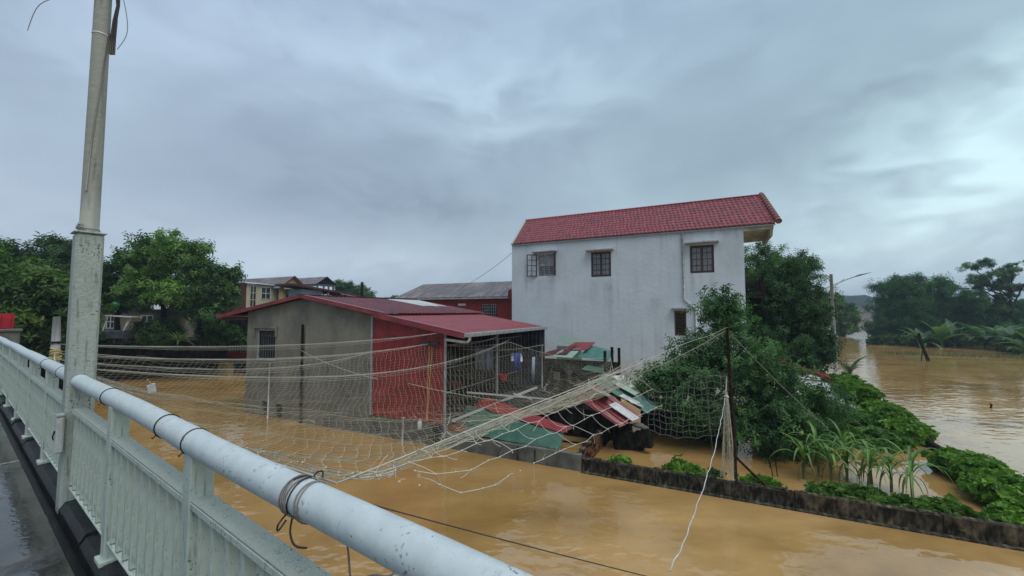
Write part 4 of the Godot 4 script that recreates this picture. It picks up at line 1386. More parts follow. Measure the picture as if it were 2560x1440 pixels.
	for q in 3:
		begin()
		bar(v3(-4.05 + 0.24 * q, -0.4, 17.1 + 0.25 * q), v3(-4.05 + 0.24 * q + 0.02, 2.78 + 0.10 * (q % 2) + 0.05 * q, 17.1 + 0.25 * q), 0.10, 0.10)
		put("timber_post", ["leftmost", "middle", "rightmost tallest"][q] + " of three dark timber posts ending the yard wall", "post", v3(-4.0 + 0.24 * q, 0, 17.1 + 0.25 * q), M.timber, "shaft")
	begin()
	sheet(v3(-7.0, 2.95, 19.4), v3(-7.0, 3.2, 20.2), v3(-5.75, 2.95, 20.2), v3(-5.75, 2.75, 19.4), 0.14, 0.014, "wave", 1)
	bb(-7.0, -5.75, -0.5, 2.7, 19.45, 19.6)
	put("mint_lean_to", "pale green lean-to against the tall house wall", "shed", v3(-6.2, 0, 19.8), M.mint_wall, "wall_and_roof")
	# slim poles
	for p in [[-6.02, 3.1, 15.0, "thin white pole standing up in front of the yard wall"], [-16.62, 2.26, 11.0, "thin pale pole in front of the grey gable"], [-9.40, 0.86, 10.9, "short white pole at the foot of the red sheet wall"]]:
		begin(false)
		tube([v3(p[0], -0.4, p[2]), v3(p[0] + 0.02, p[1], p[2])], 0.028, 8)
		var pp := put("thin_pole", p[3], "pole", v3(p[0], 0, p[2]), M.white, "shaft")
		begin()
		bar(v3(p[0] - 0.05, p[1], p[2]), v3(p[0] + 0.1, p[1] + 0.01, p[2]), 0.02, 0.02)
		emit("tip", M.white, pp)
	begin(false)
	tube([v3(-5.75, 0.9, 14.6), v3(-5.74, 1.55, 14.6), v3(-5.66, 1.68, 14.6)], 0.04, 8)
	put("bent_pipe", "short white pipe with bent top in front of the yard wall", "pipe", v3(-5.75, 0.9, 14.6), M.white, "shaft")
	# washing and household things in the cage
	begin(false)
	tube(curve(v3(-7.9, 3.1, 12.2), v3(-7.0, 2.9, 17.4), 0.12, 8), 0.008, 5)
	put("clothes_line", "sagging clothes line under the shed eave", "line", v3(-7.5, 3.0, 14.5), M.net_pale, "cord")
	begin(false)
	sheet(v3(-8.45, 2.15, 14.0), v3(-7.75, 2.1, 14.15), v3(-7.75, 2.98, 14.15), v3(-8.45, 3.0, 14.0), 0.24, 0.025, "wave", 1)
	put("pale_cloth", "pale blue cloth hanging in the grille yard", "cloth", v3(-8.1, 2.6, 14.1), M.cloth_pale, "fabric")
	begin(false)
	sheet(v3(-7.30, 2.05, 15.0), v3(-6.98, 2.0, 15.1), v3(-6.95, 2.72, 15.1), v3(-7.25, 2.75, 15.0), 0.15, 0.025, "wave", 1)
	var sw := put("blue_shirt", "deep blue shirt with white sleeves hung to dry right of the pale cloth", "shirt", v3(-7.1, 2.4, 15), M.cloth_blue, "body")
	for q in 2:
		begin(false)
		tube([v3(-7.28 + 0.34 * q, 2.72, 15.0), v3(-7.31 + 0.4 * q, 2.6, 15.0), v3(-7.30 + 0.4 * q, 2.42, 15.0)], [0.05, 0.06, 0.055], 8)
		emit("sleeve", M.white, sw)
	begin(false)
	sheet(v3(-6.55, 1.6, 15.2), v3(-6.4, 1.6, 15.2), v3(-6.38, 2.6, 15.2), v3(-6.5, 2.6, 15.2), 0.1, 0.015, "wave", 1)
	put("grey_trousers", "grey trousers hung beside the blue shirt", "trousers", v3(-6.5, 2.1, 15.2), M.cloth_pale, "fabric")
	for p in [[-7.75, 1.72, 15.0, "right of"], [-9.3, 1.45, 14.0, "left of"]]:
		var bk := thing("red_basket", "red plastic basket in the grille yard, %s the pale cloth" % p[3], "basket", "b", v3(p[0], p[1], p[2]))
		begin(false)
		tube([v3(p[0], p[1] - 0.12, p[2]), v3(p[0], p[1] + 0.13, p[2])], [0.16, 0.21], 14, false)
		emit("side", M.plastic_red, bk)
		begin(false)
		ring(v3(p[0], p[1] + 0.13, p[2]), Vector3(0.01, 1, 0.02), 0.215, 0.014, 18)
		emit("rim", M.plastic_red, bk)
		begin(false)
		tube([v3(p[0], p[1] - 0.125, p[2]), v3(p[0], p[1] - 0.11, p[2])], 0.16, 14)
		emit("bottom", M.plastic_red, bk)
	begin()
	bb(-10.9, -6.9, 0.9, 0.98, 13.2, 17.5)
	bb(-9.8, -9.1, 0.98, 1.32, 13.7, 14.3)
	bb(-8.0, -7.5, 0.98, 1.6, 14.7, 15.2)
	bb(-6.9, -6.75, 0.3, 0.9, 13.0, 17.5)
	put("work_platform", "dark platform with blocks raised above the flood inside the grille yard", "platform", v3(-9, 0.9, 15), M.dark_wall, "deck")
	begin()
	bar(v3(-7.85, 0.78, 11.5), v3(-5.9, 1.6, 14.2), 0.07, 0.07)
	put("fallen_beam", "long pale beam leaning in front of the cage", "beam", v3(-7, 1.2, 13), M.trim, "shaft")
	begin()
	bar(v3(-7.7, 1.62, 12.2), v3(-5.2, 1.28, 13.9), 0.05, 0.05)
	put("pale_rail", "thin pale rail lying across in front of the cage", "beam", v3(-6.5, 1.4, 13), M.trim, "shaft")
	begin()
	box(v3(-6.2, 1.35, 13.6), Vector3(0.7, 0.02, 0.22), Basis(Vector3.UP, 0.5) * Basis(Vector3(0, 0, 1), -0.3))
	put("grey_plank", "pale grey plank dropped on the sheets below the cage", "plank", v3(-6.2, 1.3, 13.6), M.trim, "shaft")
	# float and jug by the wall
	var jg := thing("plastic_jug", "whitish plastic jug hung under the net above the grey wall", "jug", "b", v3(-8.6, 0.72, 10.8))
	begin(false)
	tube([v3(-8.6, 0.62, 10.8), v3(-8.6, 0.64, 10.8), v3(-8.6, 0.84, 10.8), v3(-8.6, 0.88, 10.8), v3(-8.6, 0.92, 10.8)], [0.06, 0.075, 0.075, 0.035, 0.03], 12)
	emit("body", M.white, jg)
	begin(false)
	ring(v3(-8.6, 0.91, 10.8), Vector3(0.1, 0, 1), 0.035, 0.008, 12)
	emit("handle", M.white, jg)

# ---------------------------------------------------------------- the village behind
func far_window(parent: Node, u: float, y: float, w: float, h: float, v: float, nu: int, ny: int, frame: Material) -> void:
	begin()
	for k in nu + 1: bb(u + w * k / nu - 0.035, u + w * k / nu + 0.035, y, y + h, v - 0.04, v + 0.03)
	for k in ny + 1: bb(u - 0.03, u + w + 0.03, y + h * k / ny - 0.035, y + h * k / ny + 0.035, v - 0.045, v + 0.028)
	var f := emit("window", frame, parent)
	for i in nu:
		for j in ny:
			begin()
			bb(u + w * i / nu + 0.03, u + w * (i + 1) / nu - 0.03, y + h * j / ny + 0.03, y + h * (j + 1) / ny - 0.03, v - 0.015, v - 0.004)
			emit("pane", M.pane_dark, f)

func village() -> void:
	# cream house: its long side faces the river
	var h := thing("cream_house", "small cream house with brown end wall and two tall windows, far left", "house", "c", v3(29.5, 2.3, 46.1))
	begin()
	wall_v(27.6, 31.2, 2.3, 7.5, 46.1, 0.25, [])
	bb(27.9, 31.2, 2.3, 7.5, 49.8, 50.0)
	emit("wall", M.cream, h)
	begin()
	bb(27.42, 27.598, 2.3, 7.6, 46.1, 50.0)
	emit("end_wall", M.brown_wall, h)
	begin()
	bb(31.201, 32.2, 2.3, 7.4, 46.12, 50.0)
	emit("grey_bay", M.cement_grey, h)
	begin()
	sheet(v3(27.2, 7.62, 45.8), v3(32.5, 7.42, 45.8), v3(32.5, 7.9, 50.2), v3(27.2, 8.1, 50.2), 0.25, 0.02, "wave", 1)
	emit("roof_sheet", M.clear_sheet, h)
	far_window(h, 28.0, 5.0, 0.66, 2.3, 46.1, 2, 3, M.cream)
	far_window(h, 29.25, 5.9, 1.05, 1.3, 46.1, 2, 2, M.white)
	begin()
	bb(27.4, 32.3, 4.5, 4.62, 45.5, 46.1)
	emit("ledge", M.mossy, h)
	# yellow gabled house
	var y := thing("yellow_house", "yellow gabled house with brown roof behind the cream house", "house", "c", v3(32.2, 2.3, 45.0))
	begin()
	wall_v(30.7, 33.6, 2.3, 7.3, 45.0, 0.2, [])
	face([v3(30.7, 7.3, 45), v3(33.6, 7.3, 45), v3(32.2, 8.5, 45)], Vector3.BACK)
	bb(30.7, 33.6, 2.3, 7.3, 56.0, 56.2)
	bb(33.4, 33.6, 2.3, 7.3, 45.2, 56.0)
	emit("wall", M.yellow_wall, y)
	for sd in [[30.4, 7.15], [34.1, 7.15]]:
		begin()
		sheet(v3(sd[0], sd[1], 44.6), v3(sd[0], sd[1], 57.0), v3(32.25, 8.66, 57.0), v3(32.25, 8.66, 44.6), 0.3, 0.03, "wave", 1)
		emit("roof_sheet", M.grey_roof, y)
	begin()
	bar(v3(30.4, 7.13, 44.56), v3(32.25, 8.64, 44.56), 0.05, 0.16)
	bar(v3(34.1, 7.13, 44.56), v3(32.25, 8.64, 44.56), 0.05, 0.16)
	emit("bargeboard", M.brown_wall, y)
	begin()
	bb(31.0, 34.9, 7.05, 7.28, 43.6, 44.99)
	bb(31.0, 34.9, 7.281, 7.36, 43.55, 44.99)
	emit("balcony_slab", M.cream, y)
	far_window(y, 31.55, 5.9, 0.95, 1.1, 45.0, 2, 1, M.wood_dark)
	begin()
	bb(31.9, 32.5, 7.55, 8.0, 44.97, 45.0)
	emit("gable_vent", M.cream, y)
	# concrete frame house under construction
	var f := thing("frame_house", "open concrete frame of a house with grey roof, behind the yellow house", "house", "c", v3(39.5, 1.2, 48.0))
	begin()
	for uu in [38.2, 39.2, 40.0, 40.75]: bb(uu, uu + 0.16, 1.2, 8.3, 48.1, 48.26)
	for uu in [38.2, 40.75]: bb(uu, uu + 0.16, 1.2, 8.3, 55.0, 55.16)
	bb(38.1, 41.0, 7.95, 8.2, 48.05, 48.3)
	bb(38.1, 41.0, 6.4, 6.6, 48.05, 57.0)
	emit("frame", M.cement_grey, f)
	begin()
	prism([v3(38.1, 8.2, 48.1), v3(41.0, 8.2, 48.1), v3(39.5, 9.15, 48.1)], v3(0, 0, 0.15))
	emit("gable", M.dark_wall, f)
	begin()
	bb(38.12, 38.3, 6.6, 7.4, 48.3, 57.0)
	bb(38.12, 38.3, 7.9, 8.3, 48.3, 57.0)
	emit("side_wall", M.light_blue, f)
	for sd in [37.85, 41.2]:
		begin()
		sheet(v3(sd, 8.22, 47.8), v3(sd, 8.22, 57.5), v3(39.5, 9.3, 57.5), v3(39.5, 9.3, 47.8), 0.3, 0.02, "wave", 1)
		emit("roof_sheet", M.grey_roof, f)
	# long low building behind the shed ridge
	var b := thing("low_building", "long low flat roofed building with pale blue wall showing above the shed ridge", "building", "c", v3(32, 1.2, 38))
	begin()
	bb(28.3, 30.8, 1.2, 6.75, 38.0, 40.0)
	emit("wall", M.light_blue, b)
	begin()
	bb(30.802, 37.5, 1.2, 6.0, 38.6, 40.0)
	emit("dark_wall", M.dark_wall, b)
	begin()
	prism([v3(27.0, 7.08, 37.4), v3(37.2, 6.05, 37.4), v3(37.2, 6.22, 37.4), v3(27.0, 7.28, 37.4)], v3(0, 0, 3.0))
	emit("roof_slab", M.brown_wall, b)
	for uu in [31.2, 33.0, 34.8]:
		begin()
		bb(uu, uu + 0.14, 1.2, 6.5, 37.6, 37.74)
		emit("column", M.trim, b)
	begin()
	sheet(v3(32.5, 6.35, 36.9), v3(38.6, 5.75, 36.9), v3(38.6, 6.1, 38.5), v3(32.5, 6.8, 38.5), 0.3, 0.02, "wave", 1)
	emit("roof_sheet", M.grey_roof, b)
	var ch := thing("chimney_pipe", "black chimney pipe standing up behind the shed roof", "chimney", "c", v3(28.75, 1.2, 30))
	begin(false)
	tube([v3(28.75, 1.2, 30), v3(28.75, 7.2, 30)], 0.12, 12)
	emit("pipe", M.black, ch)
	begin(false)
	tube([v3(28.75, 7.12, 30), v3(28.75, 7.26, 30)], 0.14, 12)
	emit("rim", M.black, ch)
	# beige house behind the left trees
	var g := thing("beige_house", "low beige house with white framed windows behind the left trees", "house", "w", Vector3(-30, 2.3, -33))
	begin()
	bx(Vector3(-35, 2.3, -37), Vector3(-26.3, 5.0, -33))
	emit("wall", M.beige, g)
	begin()
	sheet(Vector3(-35.4, 4.95, -32.5), Vector3(-25.9, 4.95, -32.5), Vector3(-25.9, 6.0, -35.4), Vector3(-35.4, 6.0, -35.4), 0.3, 0.03, "wave", 1)
	emit("roof_sheet", M.roof_red_old, g)
	far_window(g, -32.65, 3.1, 0.6, 1.05, 33.0, 2, 2, M.white)
	far_window(g, -29.9, 3.1, 0.95, 1.0, 33.0, 2, 2, M.white)
	begin()
	sheet(Vector3(-28.6, 4.6, -30.8), Vector3(-26.2, 4.6, -30.8), Vector3(-26.2, 5.2, -32.9), Vector3(-28.6, 5.2, -32.9), 0.2, 0.02, "wave", 1)
	emit("porch_roof", M.clear_sheet, g)
	# dark block house at the water beside the shed
	var dw := thing("dark_block_wall", "dark unplastered block wall at the water behind the left roof end of the shed", "wall", "b", v3(-30, 0, 18))
	begin()
	bb(-33.4, -27.2, -0.5, 4.05, 18.2, 18.4, 0.02)
	bb(-36.2, -33.41, -0.5, 2.5, 18.2, 18.4, 0.02)
	emit("wall_body", M.dark_wall, dw)
	begin()
	bb(-33.6, -28.3, 1.05, 1.45, 18.1, 18.195)
	emit("red_band", M.red_wall, dw)
	begin()
	for k in 26: bar(v3(-33.5 + 0.2 * k, 1.46, 18.12), v3(-33.5 + 0.2 * k, 2.1, 18.12), 0.03, 0.03)
	bar(v3(-33.6, 2.1, 18.12), v3(-28.4, 2.1, 18.12), 0.04, 0.04)
	emit("railing", M.galv, dw)
	begin()
	bb(-33.3, -31.2, -0.3, 0.62, 17.6, 18.0, 0.03)
	var yb := put("yellow_box", "dull yellow box half sunk at the foot of the dark block wall", "box", v3(-32.2, 0, 17.8), M.yellow_wall, "case")
	begin()
	bb(-33.35, -31.15, 0.621, 0.69, 17.55, 18.05, 0.02)
	emit("lid", M.yellow_wall, yb)
	# motor tricycle with a pale canopy under the trees
	var t := thing("cargo_tricycle", "dark three wheeled cart with thin white canopy under the left trees", "tricycle", "w", Vector3(-24.6, 2.35, -26))
	for w in [[-25.2, -25.5], [-24.2, -25.5], [-24.7, -26.9]]:
		begin(false)
		ring(Vector3(w[0], 2.63, w[1]), Vector3(0, 0.01, 1), 0.25, 0.05, 16)
		emit("wheel", M.black, t)
	begin()
	bx(Vector3(-25.5, 2.75, -26.2), Vector3(-24.0, 3.25, -25.3), 0.03)
	emit("cargo_box", M.sheet_blue, t)
	begin()
	for w in [-25.4, -24.1]: bar(Vector3(w, 3.2, -25.4), Vector3(w + 0.12, 4.1, -25.6), 0.04, 0.04)
	bar(Vector3(-24.1, 3.2, -25.4), Vector3(-23.75, 4.05, -25.5), 0.05, 0.05)
	emit("canopy_frame", M.white, t)
	begin()
	box(Vector3(-24.45, 4.12, -25.8), Vector3(1.5, 0.04, 1.0), Basis(Vector3.BACK, -0.06), 0.01)
	emit("canopy", M.white, t)
	var gl := thing("globe_lamp", "green globe lamp on a dark post under the left trees", "lamp", "w", Vector3(-26.2, 2.35, -27))
	begin(false)
	tube([Vector3(-26.2, 2.3, -27), Vector3(-26.2, 4.65, -27)], 0.05, 8)
	emit("post", M.black, gl)
	begin(false)
	ball(Vector3(-26.2, 4.86, -27), Vector3(0.25, 0.25, 0.25), 16)
	emit("globe", M.green_globe, gl)
	begin(false)
	tube([Vector3(-26.2, 4.6, -27), Vector3(-26.2, 4.74, -27)], [0.10, 0.20], 12)
	emit("base_cup", M.black, gl)
	# river street lamp
	var sl := thing("street_lamp", "tall thin grey street lamp with two raised arms beside the river", "street lamp", "w", Vector3(21.6, 0, -27.5))
	begin(false)
	tube([Vector3(21.62, -0.5, -27.5), Vector3(21.58, 6.95, -27.5)], [0.13, 0.09], 12)
	emit("pole", M.galv, sl)
	begin(false)
	tube([Vector3(21.0, 5.94, -27.5), Vector3(21.6, 6.18, -27.5), Vector3(22.6, 6.58, -27.5), Vector3(23.3, 6.83, -27.5)], [0.035, 0.04, 0.035, 0.03], 8)
	emit("arm", M.galv, sl)
	begin()
	prism([Vector3(23.1, 6.74, -27.58), Vector3(23.5, 6.93, -27.58), Vector3(24.3, 7.08, -27.58), Vector3(23.5, 6.84, -27.58)], Vector3(0, 0, 0.16))
	emit("lamp_head", M.sheet_blue, sl)
	begin(false)
	tube([Vector3(21.6, 5.6, -27.6), Vector3(21.95, 6.0, -27.8), Vector3(22.4, 6.35, -28.0), Vector3(23.1, 6.66, -28.3)], [0.03, 0.03, 0.028, 0.03], 8)
	emit("arm", M.galv, sl)
	# half drowned shed among the vines
	var vs := thing("drowned_shed", "low shed with red and whitish sheet roofs among the vines by the river", "shed", "w", Vector3(14, 0, -20))
	begin()
	sheet(Vector3(12.4, 2.16, -20.0), Vector3(15.5, 1.16, -20.0), Vector3(16.0, 1.42, -21.2), Vector3(12.8, 2.42, -21.2), 0.2, 0.015, "wave", 1)
	emit("red_roof_sheet", M.roof_red, vs)
	begin()
	bar(Vector3(12.4, 2.12, -19.98), Vector3(15.5, 1.12, -19.98), 0.03, 0.14)
	emit("roof_edge", M.roof_red_old, vs)
	begin()
	sheet(Vector3(12.2, 0.70, -18.6), Vector3(15.45, 0.56, -18.75), Vector3(15.2, 1.05, -20.3), Vector3(12.6, 1.3, -20.3), 0.2, 0.012, "wave", 1)
	emit("white_roof_sheet", M.clear_sheet, vs)
	begin(false)
	tube([Vector3(12.2, 0.62, -18.55), Vector3(15.65, 0.50, -18.7)], 0.025, 8)
	emit("eave_pipe", M.white, vs)
	begin()
	bx(Vector3(12.3, -0.4, -20.6), Vector3(15.3, 0.5, -20.4))
	for x in [12.4, 13.9, 15.2]: bx(Vector3(x, -0.4, -18.9), Vector3(x + 0.09, 0.55, -18.8))
	emit("frame", M.timber, vs)
	# far shore house and a spire of roofs
	for q in 2:
		var fh := thing("far_house", ["pale far house with pinkish roof at the end of the river channel", "small grey far house left of the pinkish roof"][q], "house", "w", Vector3([258.0, 240.0][q], 0, -300))
		begin()
		var x: float = [258.0, 240.0][q]
		bx(Vector3(x - 5, -0.5, -306), Vector3(x + 5, [4.5, 3.0][q], -299))
		emit("wall", [M.beige, M.light_blue][q], fh)
		begin()
		var yy: float = [4.5, 3.0][q]
		prism([Vector3(x - 6, yy, -298), Vector3(x - 6, yy, -307), Vector3(x - 6, yy + 3.2, -302.5)], Vector3(12, 0, 0))
		emit("roof", [M.roof_red_old, M.grey_roof][q], fh)
	# leaning sticks out in the river
	var ls := thing("leaning_stakes", "dark leaning stump with a thin stake beside it, out in the river", "stake", "w", Vector3(37.4, 0, -37.2))
	begin(false)
	tube([Vector3(37.75, -0.3, -37.2), Vector3(37.2, 1.2, -37.2), Vector3(36.95, 2.05, -37.2), Vector3(36.9, 2.5, -37.2)], [0.13, 0.12, 0.14, 0.08], 8)
	tube([Vector3(37.0, 1.95, -37.2), Vector3(36.4, 2.25, -37.1)], [0.07, 0.03], 6)
	emit("stump", M.timber, ls)
	begin(false)
	tube([Vector3(36.75, -0.3, -37.0), Vector3(37.15, 1.6, -37.1)], 0.045, 6)
	emit("stake", M.timber, ls)
	var fs := thing("floating_branch", "small dark branch sticking out of the river, right of the vines", "branch", "w", Vector3(22, 0, -19))
	begin(false)
	tube([Vector3(21.9, -0.1, -19), Vector3(22.0, 0.12, -19), Vector3(21.95, 0.2, -19)], 0.035, 6)
	emit("stub", M.timber, fs)

# ---------------------------------------------------------------- plants
func leaf_tri(base: Vector3, dir: Vector3, side: Vector3, up: Vector3, l: float, w: float, fold := 0.25) -> void:
	var m := base + dir * l * 0.45
	var a := m + side * w * 0.5 + up * w * fold
	var b := m - side * w * 0.5 + up * w * fold
	var tip := base + dir * l - up * l * 0.08
	face([base, a, tip], up)
	face([base, tip, b], up)

func sprig(called: String, n: int, l: float, w: float, twig: float, spread: float, droop: float) -> void:
	O = Vector3.ZERO
	begin()
	for k in n:
		var a := k * 2.4 + rng.randf() * 0.5
		var t := twig * (k + 0.5) / n
		var out := Vector3(cos(a), 0, sin(a))
		var dir := (out * spread + Vector3.UP * (0.8 - droop * rng.randf_range(0.6, 1.3))).normalized()
		var side := dir.cross(Vector3.UP).normalized()
		leaf_tri(Vector3.UP * t, dir, side, side.cross(dir).normalized(), l * rng.randf_range(0.75, 1.2), w * rng.randf_range(0.8, 1.15))
	leafs[called] = made()

# Foliage: blobs of [centre, radii, clumps]; each clump is a handful of sprigs of one tone.
func crown(parent: Node3D, which: String, blobs: Array, per: int, clump_r: float, c0: Color, c1: Color, size := 1.0, shell := 0.45, called := "crown", outward := 0.8, squash := 0.65) -> void:
	var tr: Array[Transform3D] = []
	var co: Array[Color] = []
	var base := O
	for b in blobs:
		for k in b[2]:
			var d := Vector3(rng.randfn(), rng.randfn(), rng.randfn()).normalized()
			var cc: Vector3 = b[0] + d * b[1] * pow(rng.randf(), shell) * (1.0 + (rng.randf_range(0.1, 0.4) if rng.randf() < 0.14 else 0.0))
			var tone := rng.randf()
			for q in per:
				var p: Vector3 = cc + Vector3(rng.randfn(), rng.randfn() * squash, rng.randfn()) * clump_r * 0.55
				if p.y < 0.02: continue
				var ax: Vector3 = (d * outward + Vector3(rng.randfn(), rng.randfn(), rng.randfn()) * 0.45 + Vector3.UP * 0.35).normalized()
				var x := ax.cross(Vector3(rng.randfn(), rng.randfn(), rng.randfn())).normalized()
				var s := size * rng.randf_range(0.7, 1.25)
				tr.append(Transform3D(Basis(x * s, ax * s, x.cross(ax) * s), p - base))
				co.append(c0.lerp(c1, clampf(tone * 0.75 + rng.randf() * 0.35 - 0.05, 0.0, 1.0)))
	var mm := MultiMesh.new()
	mm.transform_format = MultiMesh.TRANSFORM_3D
	mm.use_colors = true
	mm.mesh = leafs[which]
	mm.instance_count = tr.size()
	for k in tr.size():
		mm.set_instance_transform(k, tr[k])
		mm.set_instance_color(k, co[k])
	var mi := MultiMeshInstance3D.new()
	mi.multimesh = mm
	mi.material_override = M.leaf
	mi.name = called
	mi.set_meta("kind", "stuff")
	parent.add_child(mi, true)

func limbs(parent: Node3D, base: Vector3, top: Vector3, r: float, blobs: Array, lean := 0.3) -> void:
	begin(false)
	var mid := base.lerp(top, 0.5) + Vector3(rng.randf_range(-lean, lean), 0, rng.randf_range(-lean, lean))
	tube([base + Vector3.DOWN * 0.4, base.lerp(mid, 0.5), mid, top], [r * 1.25, r, r * 0.85, r * 0.45], 9)
	var tk := emit("trunk", M.bark, parent)
	for b in blobs:
		begin(false)
		var st := base.lerp(top, rng.randf_range(0.45, 0.95))
		var en: Vector3 = b[0] + Vector3(0, -b[1].y * 0.1, 0)
		var m := st.lerp(en, 0.5) + Vector3.UP * 0.15 * st.distance_to(en) * rng.randf_range(-0.5, 1.0)
		tube([st, m, en], [r * 0.42, r * 0.3, r * 0.1], 6)
		for q in 4:
			var d := Vector3(rng.randfn(), rng.randfn() * 0.6 + 0.3, rng.randfn()).normalized()
			tube([m.lerp(en, rng.randf_range(0.2, 1.0)), en + d * b[1] * 0.8], [r * 0.12, r * 0.04], 5)
		emit("limb", M.bark, tk)

func tree(called: String, label: String, cat: String, base: Vector3, top: Vector3, r: float, blobs: Array, which: String, per: int, clump_r: float, c0: Color, c1: Color, size := 1.0, group := "", shell := 0.45) -> Node3D:
	var t := thing(called, label, cat, "w", base, group)
	limbs(t, base, top, r, blobs)
	crown(t, which, blobs, per, clump_r, c0, c1, size, shell)
	return t

func blade(base: Vector3, dir: Vector3, l: float, w: float, droop: float, n := 8, fold := 0.15, torn := 0.0) -> void:
	var pts := []
	var p := base
	var d := dir.normalized()
	for k in n + 1:
		pts.append(p)
		p += d * l / n
		d = (d + Vector3.DOWN * droop / n).normalized()
	for k in n:
		var dd: Vector3 = (pts[k + 1] - pts[k]).normalized()
		var side := dd.cross(Vector3.UP).normalized()
		var up := side.cross(dd)
		var w0 := w * 0.5 * sin(PI * pow((k + 0.15) / (n + 0.15), 0.75)) + 0.004
		var w1 := w * 0.5 * sin(PI * pow((k + 1.15) / (n + 0.15), 0.75)) if k < n - 1 else 0.002
		for s in [-1.0, 1.0]:
			var a: Vector3 = pts[k]
			var b: Vector3 = pts[k + 1]
			var cut := 0.0 if torn == 0.0 else torn * rng.randf()
			face([a, b, b.lerp(a, cut * 0.5) + side * s * w1 + up * absf(w1) * fold, a.lerp(b, cut * 0.5) + side * s * w0 + up * w0 * fold], up)

func green(r: float, g: float, b: float) -> StandardMaterial3D:
	var m := StandardMaterial3D.new()
	m.albedo_color = lin(r, g, b)
	m.roughness = 0.42
	m.metallic_specular = 0.4
	m.backlight_enabled = true
	m.backlight = lin(r * 1.2, g * 1.3, b * 0.6)
	m.cull_mode = BaseMaterial3D.CULL_DISABLED
	return m

func banana(label: String, base: Vector3, h: float, n: int, m: Material, group := "") -> void:
	var t := thing("banana_plant", label, "banana plant", "w", base, group)
	begin(false)
	tube([base + Vector3.DOWN * 0.4, base + Vector3.UP * h * 0.3], [0.13, 0.09], 8)
	emit("stem", M.leaf_stem, t)
	for k in n:
		begin()
		var a := k * 2.4 + rng.randf() * 0.6
		blade(base + Vector3.UP * h * rng.randf_range(0.05, 0.26), Vector3(cos(a), rng.randf_range(0.5, 2.4), sin(a)), h * rng.randf_range(0.6, 0.9), h * 0.22, rng.randf_range(0.9, 2.0), 12, 0.25, 0.9)
		emit("leaf", m, t)

func mound(label: String, frame: String, c: Vector3, r: Vector3, n: int, c0: Color, c1: Color, size := 1.0, called := "vine_mound", which := "vine") -> void:
	var t := thing(called, label, "shrub", frame, Vector3(c.x, 0, c.z))
	begin(false)
	var k := rng.randf() * 5.0
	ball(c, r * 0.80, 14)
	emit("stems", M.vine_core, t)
	var bl := []
	for q in 6:
		var d := Vector3(cos(q * 1.05 + k), rng.randf_range(-0.1, 0.5), sin(q * 1.05 + k))
		bl.append([c + d * r * 0.5, r * rng.randf_range(0.42, 0.62), int(n / 6.0)])
	crown(t, which, bl, 9, 0.16 * size, c0, c1, size, 0.12, "leaves", 0.5, 0.5)

